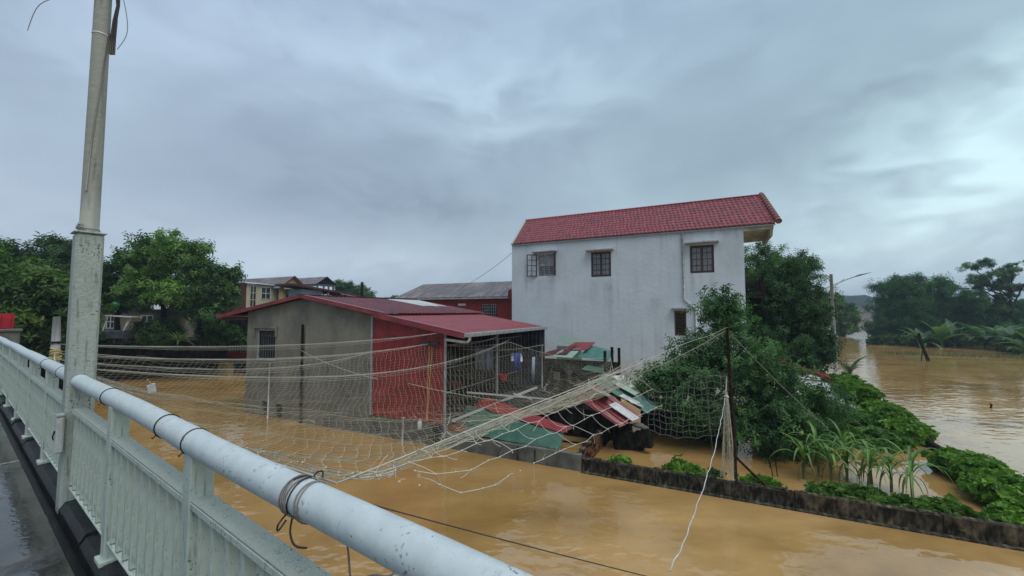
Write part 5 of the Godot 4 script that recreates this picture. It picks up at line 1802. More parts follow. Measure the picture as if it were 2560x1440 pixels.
func plants() -> void:
	M.leaf_stem = green(0.10, 0.14, 0.05)
	M.dry_leaf = green(0.14, 0.12, 0.05)
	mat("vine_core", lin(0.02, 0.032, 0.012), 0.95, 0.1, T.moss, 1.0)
	sprig("broad", 9, 0.17, 0.075, 0.30, 1.0, 0.5)
	sprig("pomelo", 8, 0.135, 0.062, 0.26, 1.0, 0.5)
	sprig("big", 8, 0.36, 0.15, 0.42, 1.0, 1.05)
	sprig("vine", 5, 0.15, 0.14, 0.05, 1.0, 0.45)
	sprig("feather", 12, 0.30, 0.10, 0.30, 1.2, 0.8)
	sprig("bamboo", 14, 0.46, 0.085, 0.9, 0.8, 0.9)
	sprig("far_small", 8, 0.22, 0.12, 0.2, 1.0, 0.6)
	sprig("far", 9, 0.55, 0.30, 0.6, 1.0, 0.6)
	var D0 := Color(0.022, 0.053, 0.019)
	var D1 := Color(0.085, 0.180, 0.046)
	# --- left trees
	tree("shade_tree", "big dark leafy tree at the far left edge, behind the bridge end", "tree", Vector3(-23.5, 2.35, -19.6), Vector3(-23.6, 6.2, -20.0), 0.2,
		[[Vector3(-23.9, 5.6, -19.5), Vector3(2.2, 1.4, 1.8), 44], [Vector3(-21.6, 5.0, -18.8), Vector3(1.6, 1.4, 1.5), 34], [Vector3(-24.4, 3.9, -19.0), Vector3(2.0, 1.3, 1.5), 36], [Vector3(-22.0, 3.4, -18.6), Vector3(1.7, 1.0, 1.2), 30], [Vector3(-20.6, 4.3, -18.6), Vector3(1.0, 1.1, 1.2), 22]],
		"big", 16, 0.5, Color(0.032, 0.077, 0.020), Color(0.138, 0.228, 0.048), 0.85)
	tree("dark_tree", "tall dark tree with open top behind the far left tree", "tree", Vector3(-32, 2.35, -26.5), Vector3(-32, 8.2, -26.5), 0.22,
		[[Vector3(-32.6, 7.6, -26.5), Vector3(2.1, 1.4, 1.8), 34], [Vector3(-29.6, 8.0, -26.6), Vector3(1.5, 1.3, 1.5), 22], [Vector3(-27.8, 7.2, -26.6), Vector3(1.5, 1.1, 1.5), 24], [Vector3(-31, 5.8, -26.6), Vector3(3.0, 1.6, 1.8), 40], [Vector3(-34.5, 6.8, -26.5), Vector3(2.0, 1.8, 1.5), 26]],
		"big", 15, 0.55, Color(0.020, 0.048, 0.023), Color(0.090, 0.176, 0.065), 0.8)
	tree("leafy_tree", "rounded bright leafy tree standing highest on the left bank", "tree", Vector3(-22.8, 2.35, -27.0), Vector3(-23.2, 7.6, -27.0), 0.17,
		[[Vector3(-23.5, 8.7, -27), Vector3(1.5, 1.25, 1.4), 40], [Vector3(-24.6, 7.5, -27), Vector3(1.3, 1.2, 1.3), 34], [Vector3(-22.0, 7.5, -26.8), Vector3(1.5, 1.2, 1.3), 36], [Vector3(-24.0, 5.9, -26.8), Vector3(1.6, 1.1, 1.4), 34], [Vector3(-22.2, 5.6, -26.8), Vector3(1.4, 1.0, 1.3), 28], [Vector3(-21.4, 8.4, -27), Vector3(0.9, 0.7, 0.9), 14]],
		"big", 15, 0.45, Color(0.036, 0.089, 0.023), Color(0.214, 0.378, 0.082), 0.72)
	tree("drooping_tree", "dark tree with drooping branches left of the shed roof", "tree", Vector3(-20.9, 2.35, -27.6), Vector3(-20.8, 6.2, -27.6), 0.14,
		[[Vector3(-20.5, 6.7, -27.5), Vector3(1.3, 1.0, 1.2), 36], [Vector3(-21.3, 5.6, -27.4), Vector3(1.3, 1.0, 1.2), 30], [Vector3(-19.7, 5.5, -27.5), Vector3(1.2, 0.9, 1.2), 30], [Vector3(-19.3, 6.9, -27.5), Vector3(0.6, 0.5, 0.7), 10], [Vector3(-20.4, 4.2, -27.4), Vector3(1.2, 0.7, 1.0), 20]],
		"big", 14, 0.42, Color(0.023, 0.061, 0.025), Color(0.138, 0.264, 0.076), 0.72)
	tree("fill_tree", "dark bushy tree filling the gap behind the lamp post", "tree", Vector3(-27.2, 2.35, -28.4), Vector3(-27.2, 6.0, -28.4), 0.15,
		[[Vector3(-27.2, 6.5, -28.4), Vector3(1.5, 1.0, 1.3), 28], [Vector3(-26.0, 5.6, -28.4), Vector3(1.4, 0.9, 1.2), 24], [Vector3(-28.4, 5.4, -28.4), Vector3(1.5, 1.0, 1.3), 26]],
		"big", 14, 0.45, Color(0.023, 0.057, 0.025), Color(0.126, 0.240, 0.065), 0.75)
	mound("rounded green bush at the left bank edge under the globe lamp", "w", Vector3(-25.9, 2.75, -25.4), Vector3(0.75, 0.75, 0.7), 84, D0, D1, 1.25, "round_bush")
	mound("low bush along the bank left of the lamp post", "w", Vector3(-28.6, 2.7, -24.6), Vector3(1.8, 0.6, 0.8), 120, D0, D1, 1.3, "low_bush")
	mound("scrubby bush on the bank left of the dark block wall", "w", Vector3(-19.3, 2.55, -29.0), Vector3(1.3, 0.5, 0.5), 84, D0, D1, 1.25, "scrub")
	mound("dark undergrowth in front of the beige house, right of the globe lamp", "w", Vector3(-23.2, 2.9, -26.8), Vector3(1.3, 0.9, 0.6), 110, D0, D1, 1.3, "undergrowth", "broad")
	mound("dark undergrowth beside the trunk of the drooping tree", "w", Vector3(-20.6, 2.8, -28.4), Vector3(1.2, 0.8, 0.5), 90, D0, D1, 1.3, "undergrowth", "broad")
	var pa := thing("fan_palm", "small spiky palm on the bank below the bright leafy tree", "palm", "w", Vector3(-21.3, 2.35, -26.2))
	for k in 26:
		begin()
		var a := k * 2.4
		var up := 0.25 + 1.7 * float(k) / 26.0
		blade(Vector3(-21.3, 2.5, -26.2), Vector3(cos(a), up, sin(a)), rng.randf_range(1.0, 1.5), 0.10, 1.5, 6)
		emit("frond", M.leaf_stem if k % 3 else green(0.05, 0.11, 0.03), pa)
	# --- trees far behind the shed
	tree("distant_tree", "rounded green tree far behind the black chimney pipe", "tree", Vector3(-27.6, 1.2, -70), Vector3(-27.6, 7.5, -70), 0.25, [[Vector3(-28.2, 7.6, -70), Vector3(1.9, 1.9, 1.8), 40], [Vector3(-25.6, 7.2, -70), Vector3(1.7, 1.4, 1.6), 24], [Vector3(-24.4, 6.0, -70), Vector3(1.3, 1.0, 1.3), 16]], "far", 10, 0.6, Color(0.032, 0.081, 0.032), Color(0.126, 0.231, 0.074), 0.8)
	for q in 7:
		var c := Vector3(-23.0 + 1.7 * q, 5.3, -78 + 2.0 * (q % 3))
		tree("distant_tree", "small dark tree far behind the shed, number %s from the chimney pipe rightwards" % ["one", "two", "three", "four", "five", "six", "seven"][q], "tree", Vector3(c.x, 1.2, c.z), c, 0.15, [[c + Vector3.UP * (0.6 + 0.3 * sin(q * 2.3)), Vector3(1.3, 1.0, 1.2), 22]], "far", 9, 0.55, Color(0.032, 0.081, 0.040), Color(0.105, 0.189, 0.074), 0.75, "trees far behind the shed")
	# --- pomelo tree with its fruit
	var b4 := frame_of("b")
	var pb := [[v3(0.48, 4.05, 16.0), Vector3(0.55, 0.6, 0.6), 22], [v3(-0.45, 2.95, 15.6), Vector3(0.6, 0.6, 0.6), 24], [v3(-1.2, 2.35, 15.4), Vector3(0.5, 0.45, 0.5), 14], [v3(-1.7, 1.75, 15.2), Vector3(0.75, 0.6, 0.7), 34], [v3(-0.4, 0.75, 15.4), Vector3(0.9, 0.5, 0.6), 26], [v3(-0.5, 1.7, 14.8), Vector3(1.0, 0.9, 0.8), 44], [v3(0.6, 2.6, 15.2), Vector3(0.9, 1.0, 0.9), 44], [v3(1.5, 2.3, 15.6), Vector3(1.0, 1.0, 0.9), 46], [v3(1.3, 1.0, 14.9), Vector3(1.2, 0.9, 0.9), 50], [v3(2.5, 1.4, 15.6), Vector3(1.1, 1.0, 0.9), 46], [v3(2.4, 0.6, 15.3), Vector3(1.0, 0.6, 0.8), 36], [v3(0.35, 4.75, 15.9), Vector3(0.35, 0.45, 0.4), 10], [v3(0.05, 4.3, 15.8), Vector3(0.3, 0.35, 0.3), 7]].map(func(q): return [b4 * q[0], q[1], q[2]])
	var pt := tree("pomelo_tree", "pomelo tree with pale green fruit, branches dipping into the flooded yard", "tree", b4 * v3(0.6, 0, 15.7), b4 * v3(0.5, 3.4, 15.7), 0.11, pb, "pomelo", 15, 0.34, Color(0.031, 0.085, 0.031), Color(0.136, 0.275, 0.090), 1.0)
	for k in 19:
		var b: Array = pb[1 + rng.randi() % 8]
		var d := Vector3(rng.randfn() * 0.8, rng.randfn() * 0.7 - 0.2, rng.randf_range(0.2, 1.2)).normalized()
		begin(false)
		ball(b[0] + d * b[1] * 1.05, Vector3.ONE * rng.randf_range(0.045, 0.068), 10)
		emit("fruit", M.fruit, pt)
	# --- dark mango like trees beside the house
	tree("dense_tree", "very dark dense tree at the right end of the tall house", "tree", Vector3(14.6, 0, -22.3), Vector3(14.6, 5.0, -22.3), 0.22,
		[[Vector3(13.6, 5.0, -22.0), Vector3(1.3, 1.2, 1.2), 60], [Vector3(15.2, 4.8, -22.0), Vector3(1.6, 1.4, 1.4), 76], [Vector3(15.75, 3.2, -22.0), Vector3(0.9, 1.2, 1.2), 50], [Vector3(14.4, 3.3, -21.8), Vector3(1.8, 1.4, 1.3), 80], [Vector3(15.4, 2.1, -21.8), Vector3(1.6, 0.8, 1.2), 56], [Vector3(13.0, 3.6, -21.6), Vector3(0.9, 1.0, 0.9), 36], [Vector3(14.7, 6.2, -22.2), Vector3(0.9, 0.8, 0.9), 34], [Vector3(13.2, 2.2, -21.4), Vector3(1.0, 0.8, 0.9), 34]],
		"broad", 16, 0.38, Color(0.016, 0.045, 0.019), Color(0.073, 0.164, 0.053), 1.05)
	tree("tall_tree", "taller tree with open leafy top behind the very dark tree", "tree", Vector3(21.0, 0.2, -32), Vector3(21.2, 7.2, -32), 0.22,
		[[Vector3(19.4, 8.4, -32), Vector3(1.2, 0.9, 1.2), 20], [Vector3(21.4, 8.0, -32), Vector3(1.7, 1.1, 1.5), 36], [Vector3(23.0, 7.0, -32), Vector3(1.4, 1.3, 1.3), 28], [Vector3(20.6, 6.6, -31.8), Vector3(2.0, 1.4, 1.4), 56], [Vector3(23.6, 5.6, -32), Vector3(1.0, 1.0, 1.2), 26], [Vector3(19.0, 7.2, -31.8), Vector3(1.2, 1.2, 1.2), 34]],
		"broad", 11, 0.42, Color(0.031, 0.080, 0.025), Color(0.158, 0.275, 0.073), 1.35)
	# --- vines over the river wall, inner mounds, shrubs at the mossy wall
	var V0 := Color(0.054, 0.139, 0.019)
	var V1 := Color(0.208, 0.378, 0.047)
	var vm := [[5.9, 0.75, 26.5, 0.9, 0.55, 1.4, "by the street lamp, farthest of the row"], [5.8, 0.75, 23.6, 0.95, 0.75, 1.4, "tallest of the row, beside the drowned shed"], [6.0, 0.45, 20.9, 0.85, 0.55, 1.3, "third from the street lamp"], [6.0, 0.30, 19.0, 0.8, 0.5, 0.9, "just beyond the bare piece of wall"], [6.05, 0.26, 15.3, 0.85, 0.5, 1.0, "just nearer than the bare piece of wall"], [6.1, 0.25, 13.4, 0.9, 0.48, 1.3, "nearest to the wall corner"], [5.7, 0.22, 11.9, 0.9, 0.40, 0.7, "in the corner by the mossy wall"]]
	for m in vm: mound("green vines heaped on the river wall, " + m[6], "b", v3(m[0], m[1], m[2]), Vector3(m[3] * 0.72, m[4] * 0.72, m[5] * 0.85), int(270 * m[5]), V0, V1, 0.78)
	mound("green vine heap in the yard in front of the drowned shed", "b", v3(4.6, 0.25, 20.0), Vector3(0.9, 0.45, 0.7), 190, Color(0.032, 0.089, 0.020), Color(0.147, 0.294, 0.053))
	mound("vine heap between the pomelo tree and the river wall", "b", v3(4.6, 0.12, 17.6), Vector3(1.0, 0.36, 0.6), 180, Color(0.032, 0.089, 0.020), Color(0.158, 0.294, 0.053))
	mound("leafy shrub spilling over the mossy wall below the sugarcane, left half", "b", v3(2.75, 0.18, 11.85), Vector3(0.7, 0.28, 0.34), 210, V0, Color(0.140, 0.238, 0.042), 0.72, "wall_shrub")
	mound("leafy shrub spilling over the mossy wall below the sugarcane, right half", "b", v3(4.05, 0.14, 11.8), Vector3(0.8, 0.28, 0.36), 230, V0, Color(0.140, 0.238, 0.042), 0.72, "wall_shrub")
	mound("small round shrub floating behind the mossy wall, left of the rusty pole", "b", v3(-0.75, 0.12, 11.9), Vector3(0.42, 0.25, 0.32), 90, V0, V1, 0.8, "wall_shrub")
	mound("small shrub behind the mossy wall, right of the rusty pole", "b", v3(0.95, 0.12, 11.8), Vector3(0.42, 0.22, 0.3), 80, V0, V1, 0.8, "wall_shrub")
	mound("tiny sprig of leaves floating on the yard water", "b", v3(0.0, 0.02, 12.6), Vector3(0.16, 0.06, 0.12), 18, D0, D1, 0.6, "floating_weed")
	mound("tiny green tuft just behind the mossy wall, next to the brick wall", "b", v3(-2.35, 0.25, 11.6), Vector3(0.2, 0.16, 0.14), 24, V0, V1, 0.7, "wall_tuft")
	# --- sugarcane
	var cm := [green(0.085, 0.18, 0.035), green(0.13, 0.23, 0.055), green(0.055, 0.13, 0.03)]
	for k in 9:
		var p: Vector3 = v3([2.05, 2.5, 2.65, 3.05, 3.35, 3.6, 3.85, 4.15, 3.2][k], 0, [13.3, 13.7, 13.2, 13.6, 13.2, 13.7, 13.3, 13.0, 14.1][k])
		var ht: float = [0.85, 1.1, 0.8, 0.85, 1.0, 0.8, 0.85, 0.95, 1.1][k]
		var sc := thing("sugarcane_plant", "sugarcane plant with arching leaves in the flooded yard, %s" % ["leftmost of the clump", "second from the left, at the back", "third from the left, in front", "fourth from the left, at the back", "sixth from the left, in front", "seventh from the left, at the back", "second from the right", "rightmost of the clump", "tallest one farthest back"][k], "sugarcane", "b", p, "sugarcane clump behind the wall shrubs")
		begin(false)
		var tp := p + Vector3(rng.randf_range(-0.1, 0.1), ht * 0.7, 0)
		tube([p + Vector3.DOWN * 0.3, tp], [0.035, 0.028], 7)
		emit("stalk", M.leaf_stem, sc)
		for q in 13:
			begin()
			var a := q * 2.4 + rng.randf()
			blade(p.lerp(tp, 0.45 + 0.55 * q / 12.0) + Vector3.UP * 0.06, Vector3(cos(a), rng.randf_range(1.6, 4.5), sin(a)), rng.randf_range(0.8, 1.3), 0.06, rng.randf_range(2.4, 4.0), 12, 0.2)
			emit("leaf", cm[(q + k) % 3], sc)
		for q in 3:
			begin()
			var a := q * 2.1 + rng.randf()
			blade(tp + Vector3.DOWN * 0.15, Vector3(cos(a), 0.5, sin(a)), 0.7, 0.05, 6.0, 8)
			emit("dead_leaf", M.dry_leaf, sc)
	for k in 2:
		begin(false)
		var p := v3([1.35, 1.5][k], 0, [12.6, 13.2][k])
		O = Vector3.ZERO
		tube([p + Vector3.DOWN * 0.2, p + Vector3(-0.06, 0.35 + 0.1 * k, 0.0), p + Vector3(-0.12 + 0.05 * k, 0.6 + 0.25 * k, 0.02)], 0.012, 5)
		put("bare_twig", ["dark short twig", "thin longer twig"][k] + " sticking out of the yard water left of the sugarcane", "twig", p, M.timber, "stem")
	# --- bananas
	var bm := [green(0.05, 0.10, 0.035), green(0.075, 0.15, 0.04), green(0.03, 0.065, 0.03)]
	banana("banana plant with torn drooping leaves beside the street lamp", Vector3(21.0, 0.2, -25.6), 2.0, 7, bm[2])
	var sp := [[51.4, -51.5], [53.4, -51.0], [55.4, -51.4], [57.6, -50.0], [59.4, -49.5], [55.6, -45.0], [52.2, -42.0], [54.0, -42.5], [56.4, -47.0]]
	for k in sp.size():
		banana("banana plant in the flood on the far right bank, %s" % ["leftmost", "second from the left", "third from the left", "fourth in the back row", "last in the back row", "tall one before the back row", "left one of the front pair", "right one of the front pair", "between the two rows"][k], Vector3(sp[k][0], 0, sp[k][1]), [3.6, 4.4, 4.2, 4.8, 4.4, 4.0, 3.0, 3.6, 4.0][k], 14, bm[k % 3], "banana plants on the far right bank")
	for q in 8:
		mound("low leafy growth at the waterline of the far right bank, %s from the left" % ["first", "second", "third", "fourth", "fifth", "sixth", "seventh", "eighth"][q], "w", Vector3([50.6, 53.0, 55.5, 58.6, 62.0, 57.0, 60.5, 54.8][q], 0.25, [-55.5, -54.5, -53.5, -54.0, -53.5, -45.5, -48.0, -42.0][q]), Vector3(2.2, 0.8, 1.0), 60, Color(0.02, 0.05, 0.018), Color(0.09, 0.17, 0.045), 2.2, "bank_growth", "far_small")
	# --- far right bank
	var R0 := Color(0.034, 0.101, 0.048)
	var R1 := Color(0.141, 0.303, 0.102)
	tree("bamboo_clump", "dark bamboo clump with feathery tips, left end of the far right bank", "bamboo", Vector3(57.5, 0, -60), Vector3(57.2, 7, -60), 0.2, [[Vector3(54.3, 2.4, -60), Vector3(2.0, 2.0, 2.0), 40], [Vector3(57.0, 5.4, -60), Vector3(2.4, 2.8, 2.4), 70], [Vector3(58.6, 2.6, -59.5), Vector3(3.0, 2.6, 2.4), 70], [Vector3(57.0, 8.3, -60), Vector3(1.1, 0.9, 1.0), 10], [Vector3(54.8, 7.6, -60), Vector3(0.9, 0.7, 0.9), 7], [Vector3(59.4, 8.4, -60), Vector3(1.0, 0.9, 1.0), 8]], "bamboo", 16, 0.8, R0, Color(0.081, 0.173, 0.045), 1.0)
	tree("bamboo_clump", "dark bamboo clump in the middle of the far right bank", "bamboo", Vector3(63, 0, -61), Vector3(63, 7, -61), 0.2, [[Vector3(63.2, 5.6, -61), Vector3(2.5, 2.8, 2.4), 70], [Vector3(61.2, 3.4, -60.5), Vector3(2.4, 2.6, 2.4), 60], [Vector3(65.4, 3.0, -60.5), Vector3(2.6, 2.6, 2.2), 60], [Vector3(64.6, 8.2, -61), Vector3(1.0, 0.8, 1.0), 9]], "bamboo", 16, 0.8, Color(0.016, 0.052, 0.029), R1, 1.0)
	tree("bushy_tree", "broad dark tree right of the bamboo on the far right bank", "tree", Vector3(68.5, 0, -60), Vector3(68.5, 4.5, -60), 0.25, [[Vector3(67.8, 4.6, -60), Vector3(2.6, 1.8, 2.2), 50], [Vector3(70.2, 3.6, -60), Vector3(2.8, 2.0, 2.2), 54], [Vector3(68.4, 2.6, -59.6), Vector3(3.2, 1.6, 2.0), 46]], "far", 14, 0.7, R0, R1, 0.85)
	tree("bushy_tree", "dark tree at the right edge of the far right bank", "tree", Vector3(74.5, 0, -59), Vector3(74.5, 4.5, -59), 0.25, [[Vector3(73.4, 3.6, -59), Vector3(2.6, 2.2, 2.2), 50], [Vector3(76.2, 4.0, -59), Vector3(2.8, 2.4, 2.2), 54], [Vector3(74.8, 2.2, -58.5), Vector3(3.2, 1.6, 2.0), 46]], "far", 14, 0.7, R0, R1, 0.85)
	var fb := []
	for q in [[2510, 655], [2462, 690], [2500, 684], [2540, 672], [2424, 700], [2404, 722], [2442, 735], [2482, 722], [2530, 712], [2405, 747], [2440, 762], [2500, 748], [2562, 690], [2555, 740], [2590, 700], [2590, 660], [2625, 690], [2525, 700], [2470, 665], [2450, 712], [2540, 760], [2420, 765], [2490, 772], [2580, 770], [2575, 720], [2385, 735]]:
		fb.append([Vector3((q[0] - 1280) * 0.0558, 4.4 - (q[1] - 780) * 0.0558, -57 + rng.randf_range(-2.0, 2.0)), Vector3(rng.randf_range(0.7, 1.15), 0.42, 1.0), 6])
	tree("feathery_tree", "tall airy tree with flat layered sprays of leaves at the right edge", "tree", Vector3(70.0, 0, -57), Vector3(69.6, 8.6, -57), 0.24, fb, "feather", 11, 0.4, Color(0.042, 0.099, 0.052), Color(0.138, 0.258, 0.107), 1.0)
	tree("channel_tree", "bushy green tree left of the far river channel, behind the street lamp", "tree", Vector3(60.5, 0, -75), Vector3(60.5, 4.0, -75), 0.2, [[Vector3(59.6, 4.6, -75), Vector3(1.7, 1.9, 1.6), 44], [Vector3(61.6, 4.0, -75), Vector3(1.5, 1.6, 1.6), 36], [Vector3(61.0, 1.8, -75), Vector3(2.0, 1.5, 1.6), 40], [Vector3(57.6, 4.0, -76), Vector3(2.0, 2.2, 1.6), 44]], "far", 12, 0.6, Color(0.042, 0.104, 0.036), Color(0.183, 0.319, 0.084), 0.8)
	# drowned grass and reeds at the far right bank
	O = Vector3.ZERO
	begin()
	for k in 700:
		var t := rng.randf()
		var p := Vector3(lerpf(39.0, 50.5, t), -0.1, lerpf(-43.0, -38.5, t) + rng.randfn() * 0.7)
		blade(p, Vector3(rng.randfn() * 0.2, 1.0, rng.randfn() * 0.2), rng.randf_range(0.25, 0.6), 0.04, 0.7, 3)
	for k in 350:
		var t := rng.randf()
		var p := Vector3(lerpf(52.0, 66.0, t), -0.1, lerpf(-58.5, -50.0, t) + rng.randfn() * 0.9)
		blade(p, Vector3(rng.randfn() * 0.3, 1.0, rng.randfn() * 0.3), rng.randf_range(0.5, 1.1), 0.08, 1.0, 3)
	metas(emit("reeds", green(0.06, 0.085, 0.03), self), "thin reeds and drowned grass in front of the far right bank", "reeds", "", "stuff")

# ---------------------------------------------------------------- nets and ropes
func nets() -> void:
	var rb := frame_of("r")
	var bb4 := frame_of("b")
	var knot := rb * r3(1.36, 3.80, 0.83)
	var left_near := rb * r3(9.4, 3.72, 0.86)
	var left_far := Vector3(-10.0, 3.55, -9.0)
	var mid_far := bb4 * v3(-8.37, 3.36, 11.0)
	var pole := bb4 * v3(0.34, 4.02, 11.27)
	# corner poles
	var rp := thing("rusty_pole", "rusty leaning pole on the mossy wall that carries the net corner", "pole", "b", v3(0.42, 0.3, 11.27))
	begin(false)
	tube([v3(0.43, -0.2, 11.27), v3(0.40, 1.6, 11.27), v3(0.36, 2.9, 11.27), v3(0.33, 4.12, 11.27)], [0.042, 0.04, 0.036, 0.03], 8)
	emit("shaft", M.rusty, rp)
	begin()
	bar(v3(0.44, 0.95, 11.25), v3(1.0, 0.42, 11.2), 0.045, 0.045)
	emit("brace", M.rusty, rp)
	var np := thing("net_post", "slim whitish post with a dark band behind the railing, left of the lamp post", "post", "w", Vector3(-10.0, 0, -9.0))
	begin(false)
	tube([Vector3(-9.98, -0.4, -9.0), Vector3(-10.0, 3.75, -9.0), Vector3(-10.02, 4.3, -9.0)], [0.08, 0.075, 0.06], 10)
	emit("shaft", M.trim, np)
	begin(false)
	tube([Vector3(-10.0, 3.70, -9.0), Vector3(-10.0, 3.76, -9.0)], 0.083, 10)
	emit("band", M.black, np)
	var yr := thing("yellow_rope", "tangled yellow rope tied round the whitish net post", "rope", "w", Vector3(-9.95, 3.4, -8.9))
	for q in 5:
		begin(false)
		ring(Vector3(-9.97, 3.38 + 0.05 * q, -8.98), Vector3(rng.randf_range(-0.4, 0.4), 1, rng.randf_range(-0.4, 0.4)), 0.09, 0.012, 14)
		emit("turn", M.rope_yellow, yr)
	begin(false)
	tube(curve(Vector3(-9.9, 3.5, -8.9), Vector3(-9.55, 3.3, -8.6), 0.12, 6), 0.014, 6)
	tube(curve(Vector3(-9.9, 3.45, -8.9), Vector3(-9.6, 2.95, -8.7), -0.05, 6), 0.014, 6)
	emit("tail", M.rope_yellow, yr)
	# the big lift net
	var net := thing("lift_net", "big sagging fishing net strung from the handrail over the flood to the rusty pole", "fishing net", "w", knot)
	# plan outline of the net; between the ropes it sags like a hammock of uniform diamond meshes
	var outline := []
	for k in 13: outline.append(left_near.lerp(knot, k / 12.0) + (rb * Vector3(0.16, -0.22, 0)) * 4.0 * (k / 12.0) * (1.0 - k / 12.0))
	for k in range(1, 7): outline.append(knot.lerp(pole, 0.32 * k / 6.0))
	var posts := bb4 * v3(-3.75, 2.55, 16.9)
	var bend := bb4 * v3(-6.6, 3.3, 13.4)
	for seg in [[knot.lerp(pole, 0.32), posts, 0.5], [posts, bend, 0.25], [bend, mid_far, 0.12], [mid_far, left_far, 0.35], [left_far, left_near, 0.3]]:
		for k in range(1, 9): outline.append((seg[0] as Vector3).lerp(seg[1], k / 8.0) + Vector3.DOWN * seg[2] * 4.0 * (k / 8.0) * (1.0 - k / 8.0))
	var poly := PackedVector2Array()
	for p in outline: poly.append(Vector2(p.x, p.z))
	var wob := noise(41, 1.0, 3)
	var height := func(q: Vector2) -> float:
		var ws := 0.0
		var ys := 0.0
		var dm := 1e9
		for k in outline.size():
			var o: Vector3 = outline[k]
			var d2: float = Vector2(o.x, o.z).distance_squared_to(q)
			var w := 1.0 / (d2 + 0.004)
			w *= w
			ws += w
			ys += w * o.y
			var c := Geometry2D.get_closest_point_to_segment(q, poly[k], poly[(k + 1) % poly.size()])
			dm = minf(dm, c.distance_to(q))
		return ys / ws - 1.25 * (1.0 - exp(-dm / 2.0)) + 0.06 * wob.get_noise_2d(q.x * 0.8, q.y * 0.8)
	begin(false)
	var eye := Vector3(0, 4.4, 0)
	var g1 := Vector2(0.94, 0.34) * 0.074
	var g2 := Vector2(-0.42, 0.91) * 0.090
	var cell := {}
	var o2 := Vector2(-3.0, -6.0)
	for j in range(-150, 150):
		for i in range(-190, 190):
			if (i + j) % 2 != 0: continue
			var q := o2 + g1 * i + g2 * j
			if not Geometry2D.is_point_in_polygon(q, poly): continue
			q += Vector2(wob.get_noise_2d(q.x * 0.7, q.y * 0.7), wob.get_noise_2d(q.x * 0.7 + 40.0, q.y * 0.7)) * 0.10
			cell[Vector2i(i, j)] = Vector3(q.x, height.call(q), q.y)
	for key in cell:
		for s in [-1, 1]:
			var k2: Vector2i = key + Vector2i(s, 1)
			if not cell.has(k2) or rng.randf() < 0.008: continue
			string3(cell[key], cell[k2], 0.0016 if (cell[key] as Vector3).distance_to(eye) < 5.0 else 0.0016)
	emit("netting", M.net, net)
	begin(false)
	for key in cell:
		var p: Vector3 = cell[key]
		if p.distance_to(eye) < 5.5: ball(p, Vector3.ONE * 0.005, 5)
	emit("mesh_knots", M.net_pale, net, "", "stuff")
	begin(false)
	tube(outline.slice(0, 13), 0.004, 5)
	tube(outline.slice(18, 51), 0.005, 5)
	emit("edge_rope", M.net_pale, net)
	begin(false)
	for w in 3:
		var pts := []
		for k in 41:
			var t := k / 40.0
			pts.append(knot.lerp(pole, t) + 0.6 * Vector3(0.02 * sin(t * 9.0 + w), -0.03 * sin(PI * t) * w + 0.015 * sin(t * 14.0 + w * 2.0), 0.02 * cos(t * 8.0 + w * 1.7)) * smoothstep(0.0, 0.1, t))
		tube(pts.slice(0, 41 if w == 0 else 17), 0.003 if w == 0 else 0.0016, 5)
	emit("right_rope", M.net_pale, net)
	# bunched netting along the right rope: slack wavy strands, thinning out towards the pole
	begin(false)
	for k in 12:
		var t0 := rng.randf_range(0.03, 0.30)
		var t1 := minf(t0 + rng.randf_range(0.06, 0.16), 0.42)
		var off := Vector3(rng.randfn() * 0.035 - 0.04, rng.randfn() * 0.02 - 0.02, rng.randfn() * 0.035)
		var pts := []
		for q in 9:
			var t := lerpf(t0, t1, q / 8.0)
			pts.append(knot.lerp(pole, t) + off * smoothstep(0.0, 0.10, t) + Vector3(rng.randfn(), rng.randfn(), rng.randfn()) * 0.012 + Vector3.DOWN * 0.035 * sin(PI * q / 8.0))
		for q in 8: string3(pts[q], pts[q + 1], 0.0015)
	for k in 45:
		var t := pow(rng.randf(), 1.1) * 0.38 + 0.04
		var p := knot.lerp(pole, t) + Vector3(rng.randfn() * 0.05 - 0.07, rng.randfn() * 0.03 - 0.04, rng.randfn() * 0.05)
		tube(curve(p, p + Vector3(rng.randfn(), rng.randfn() * 0.6, rng.randfn()) * 0.07, rng.randf_range(-0.02, 0.03), 4), 0.0014, 3, false)
	emit("bunched_netting", M.net, net, "", "stuff")
	# doubled bands where the net is folded over ropes
	for sm in [[rb * r3(7.6, 3.70, 0.95), bb4 * v3(-7.0, 3.35, 14.2), 0.62], [left_far + Vector3(0, -0.05, 0), mid_far, 0.30], [left_far + Vector3(0, 0.15, 0), bb4 * v3(-8.0, 3.72, 11.1), 0.22], [rb * r3(8.8, 3.72, 0.95), bb4 * v3(-10.9, 3.0, 10.9), 0.35]]:
		begin(false)
		for w in 7:
			var pts := curve(sm[0], sm[1], sm[2] + 0.006 * w * w - 0.02 * w, 26, 0.006)
			tube(pts, 0.0032 if w == 0 else 0.0019, 4, false)
		emit("folded_band", M.net_pale, net)
	# torn fringe hanging outside the right rope
	var down := [[0.07, -0.055], [0.13, -0.125], [0.18, -0.21]]
	var side := (pole - knot).cross(Vector3.UP).normalized()
	var fr := []
	for q in down:
		var row := []
		for k in 29:
			var t := 0.004 + 0.30 * pow(k / 28.0, 1.25)
			var gr := smoothstep(0.0, 0.06, t) * (0.8 + 2.6 * t)
			row.append(knot.lerp(pole, t) + side * q[0] * gr + Vector3.UP * q[1] * gr + Vector3(rng.randfn(), rng.randfn(), rng.randfn()) * 0.006)
		fr.append(row)
	begin(false)
	for j in 3:
		for k in 28:
			if j == 2 and (k < 5 or k in [9, 10]) or j == 1 and k in [3]: continue
			string3(fr[j][k], fr[j][k + 1], 0.0017)
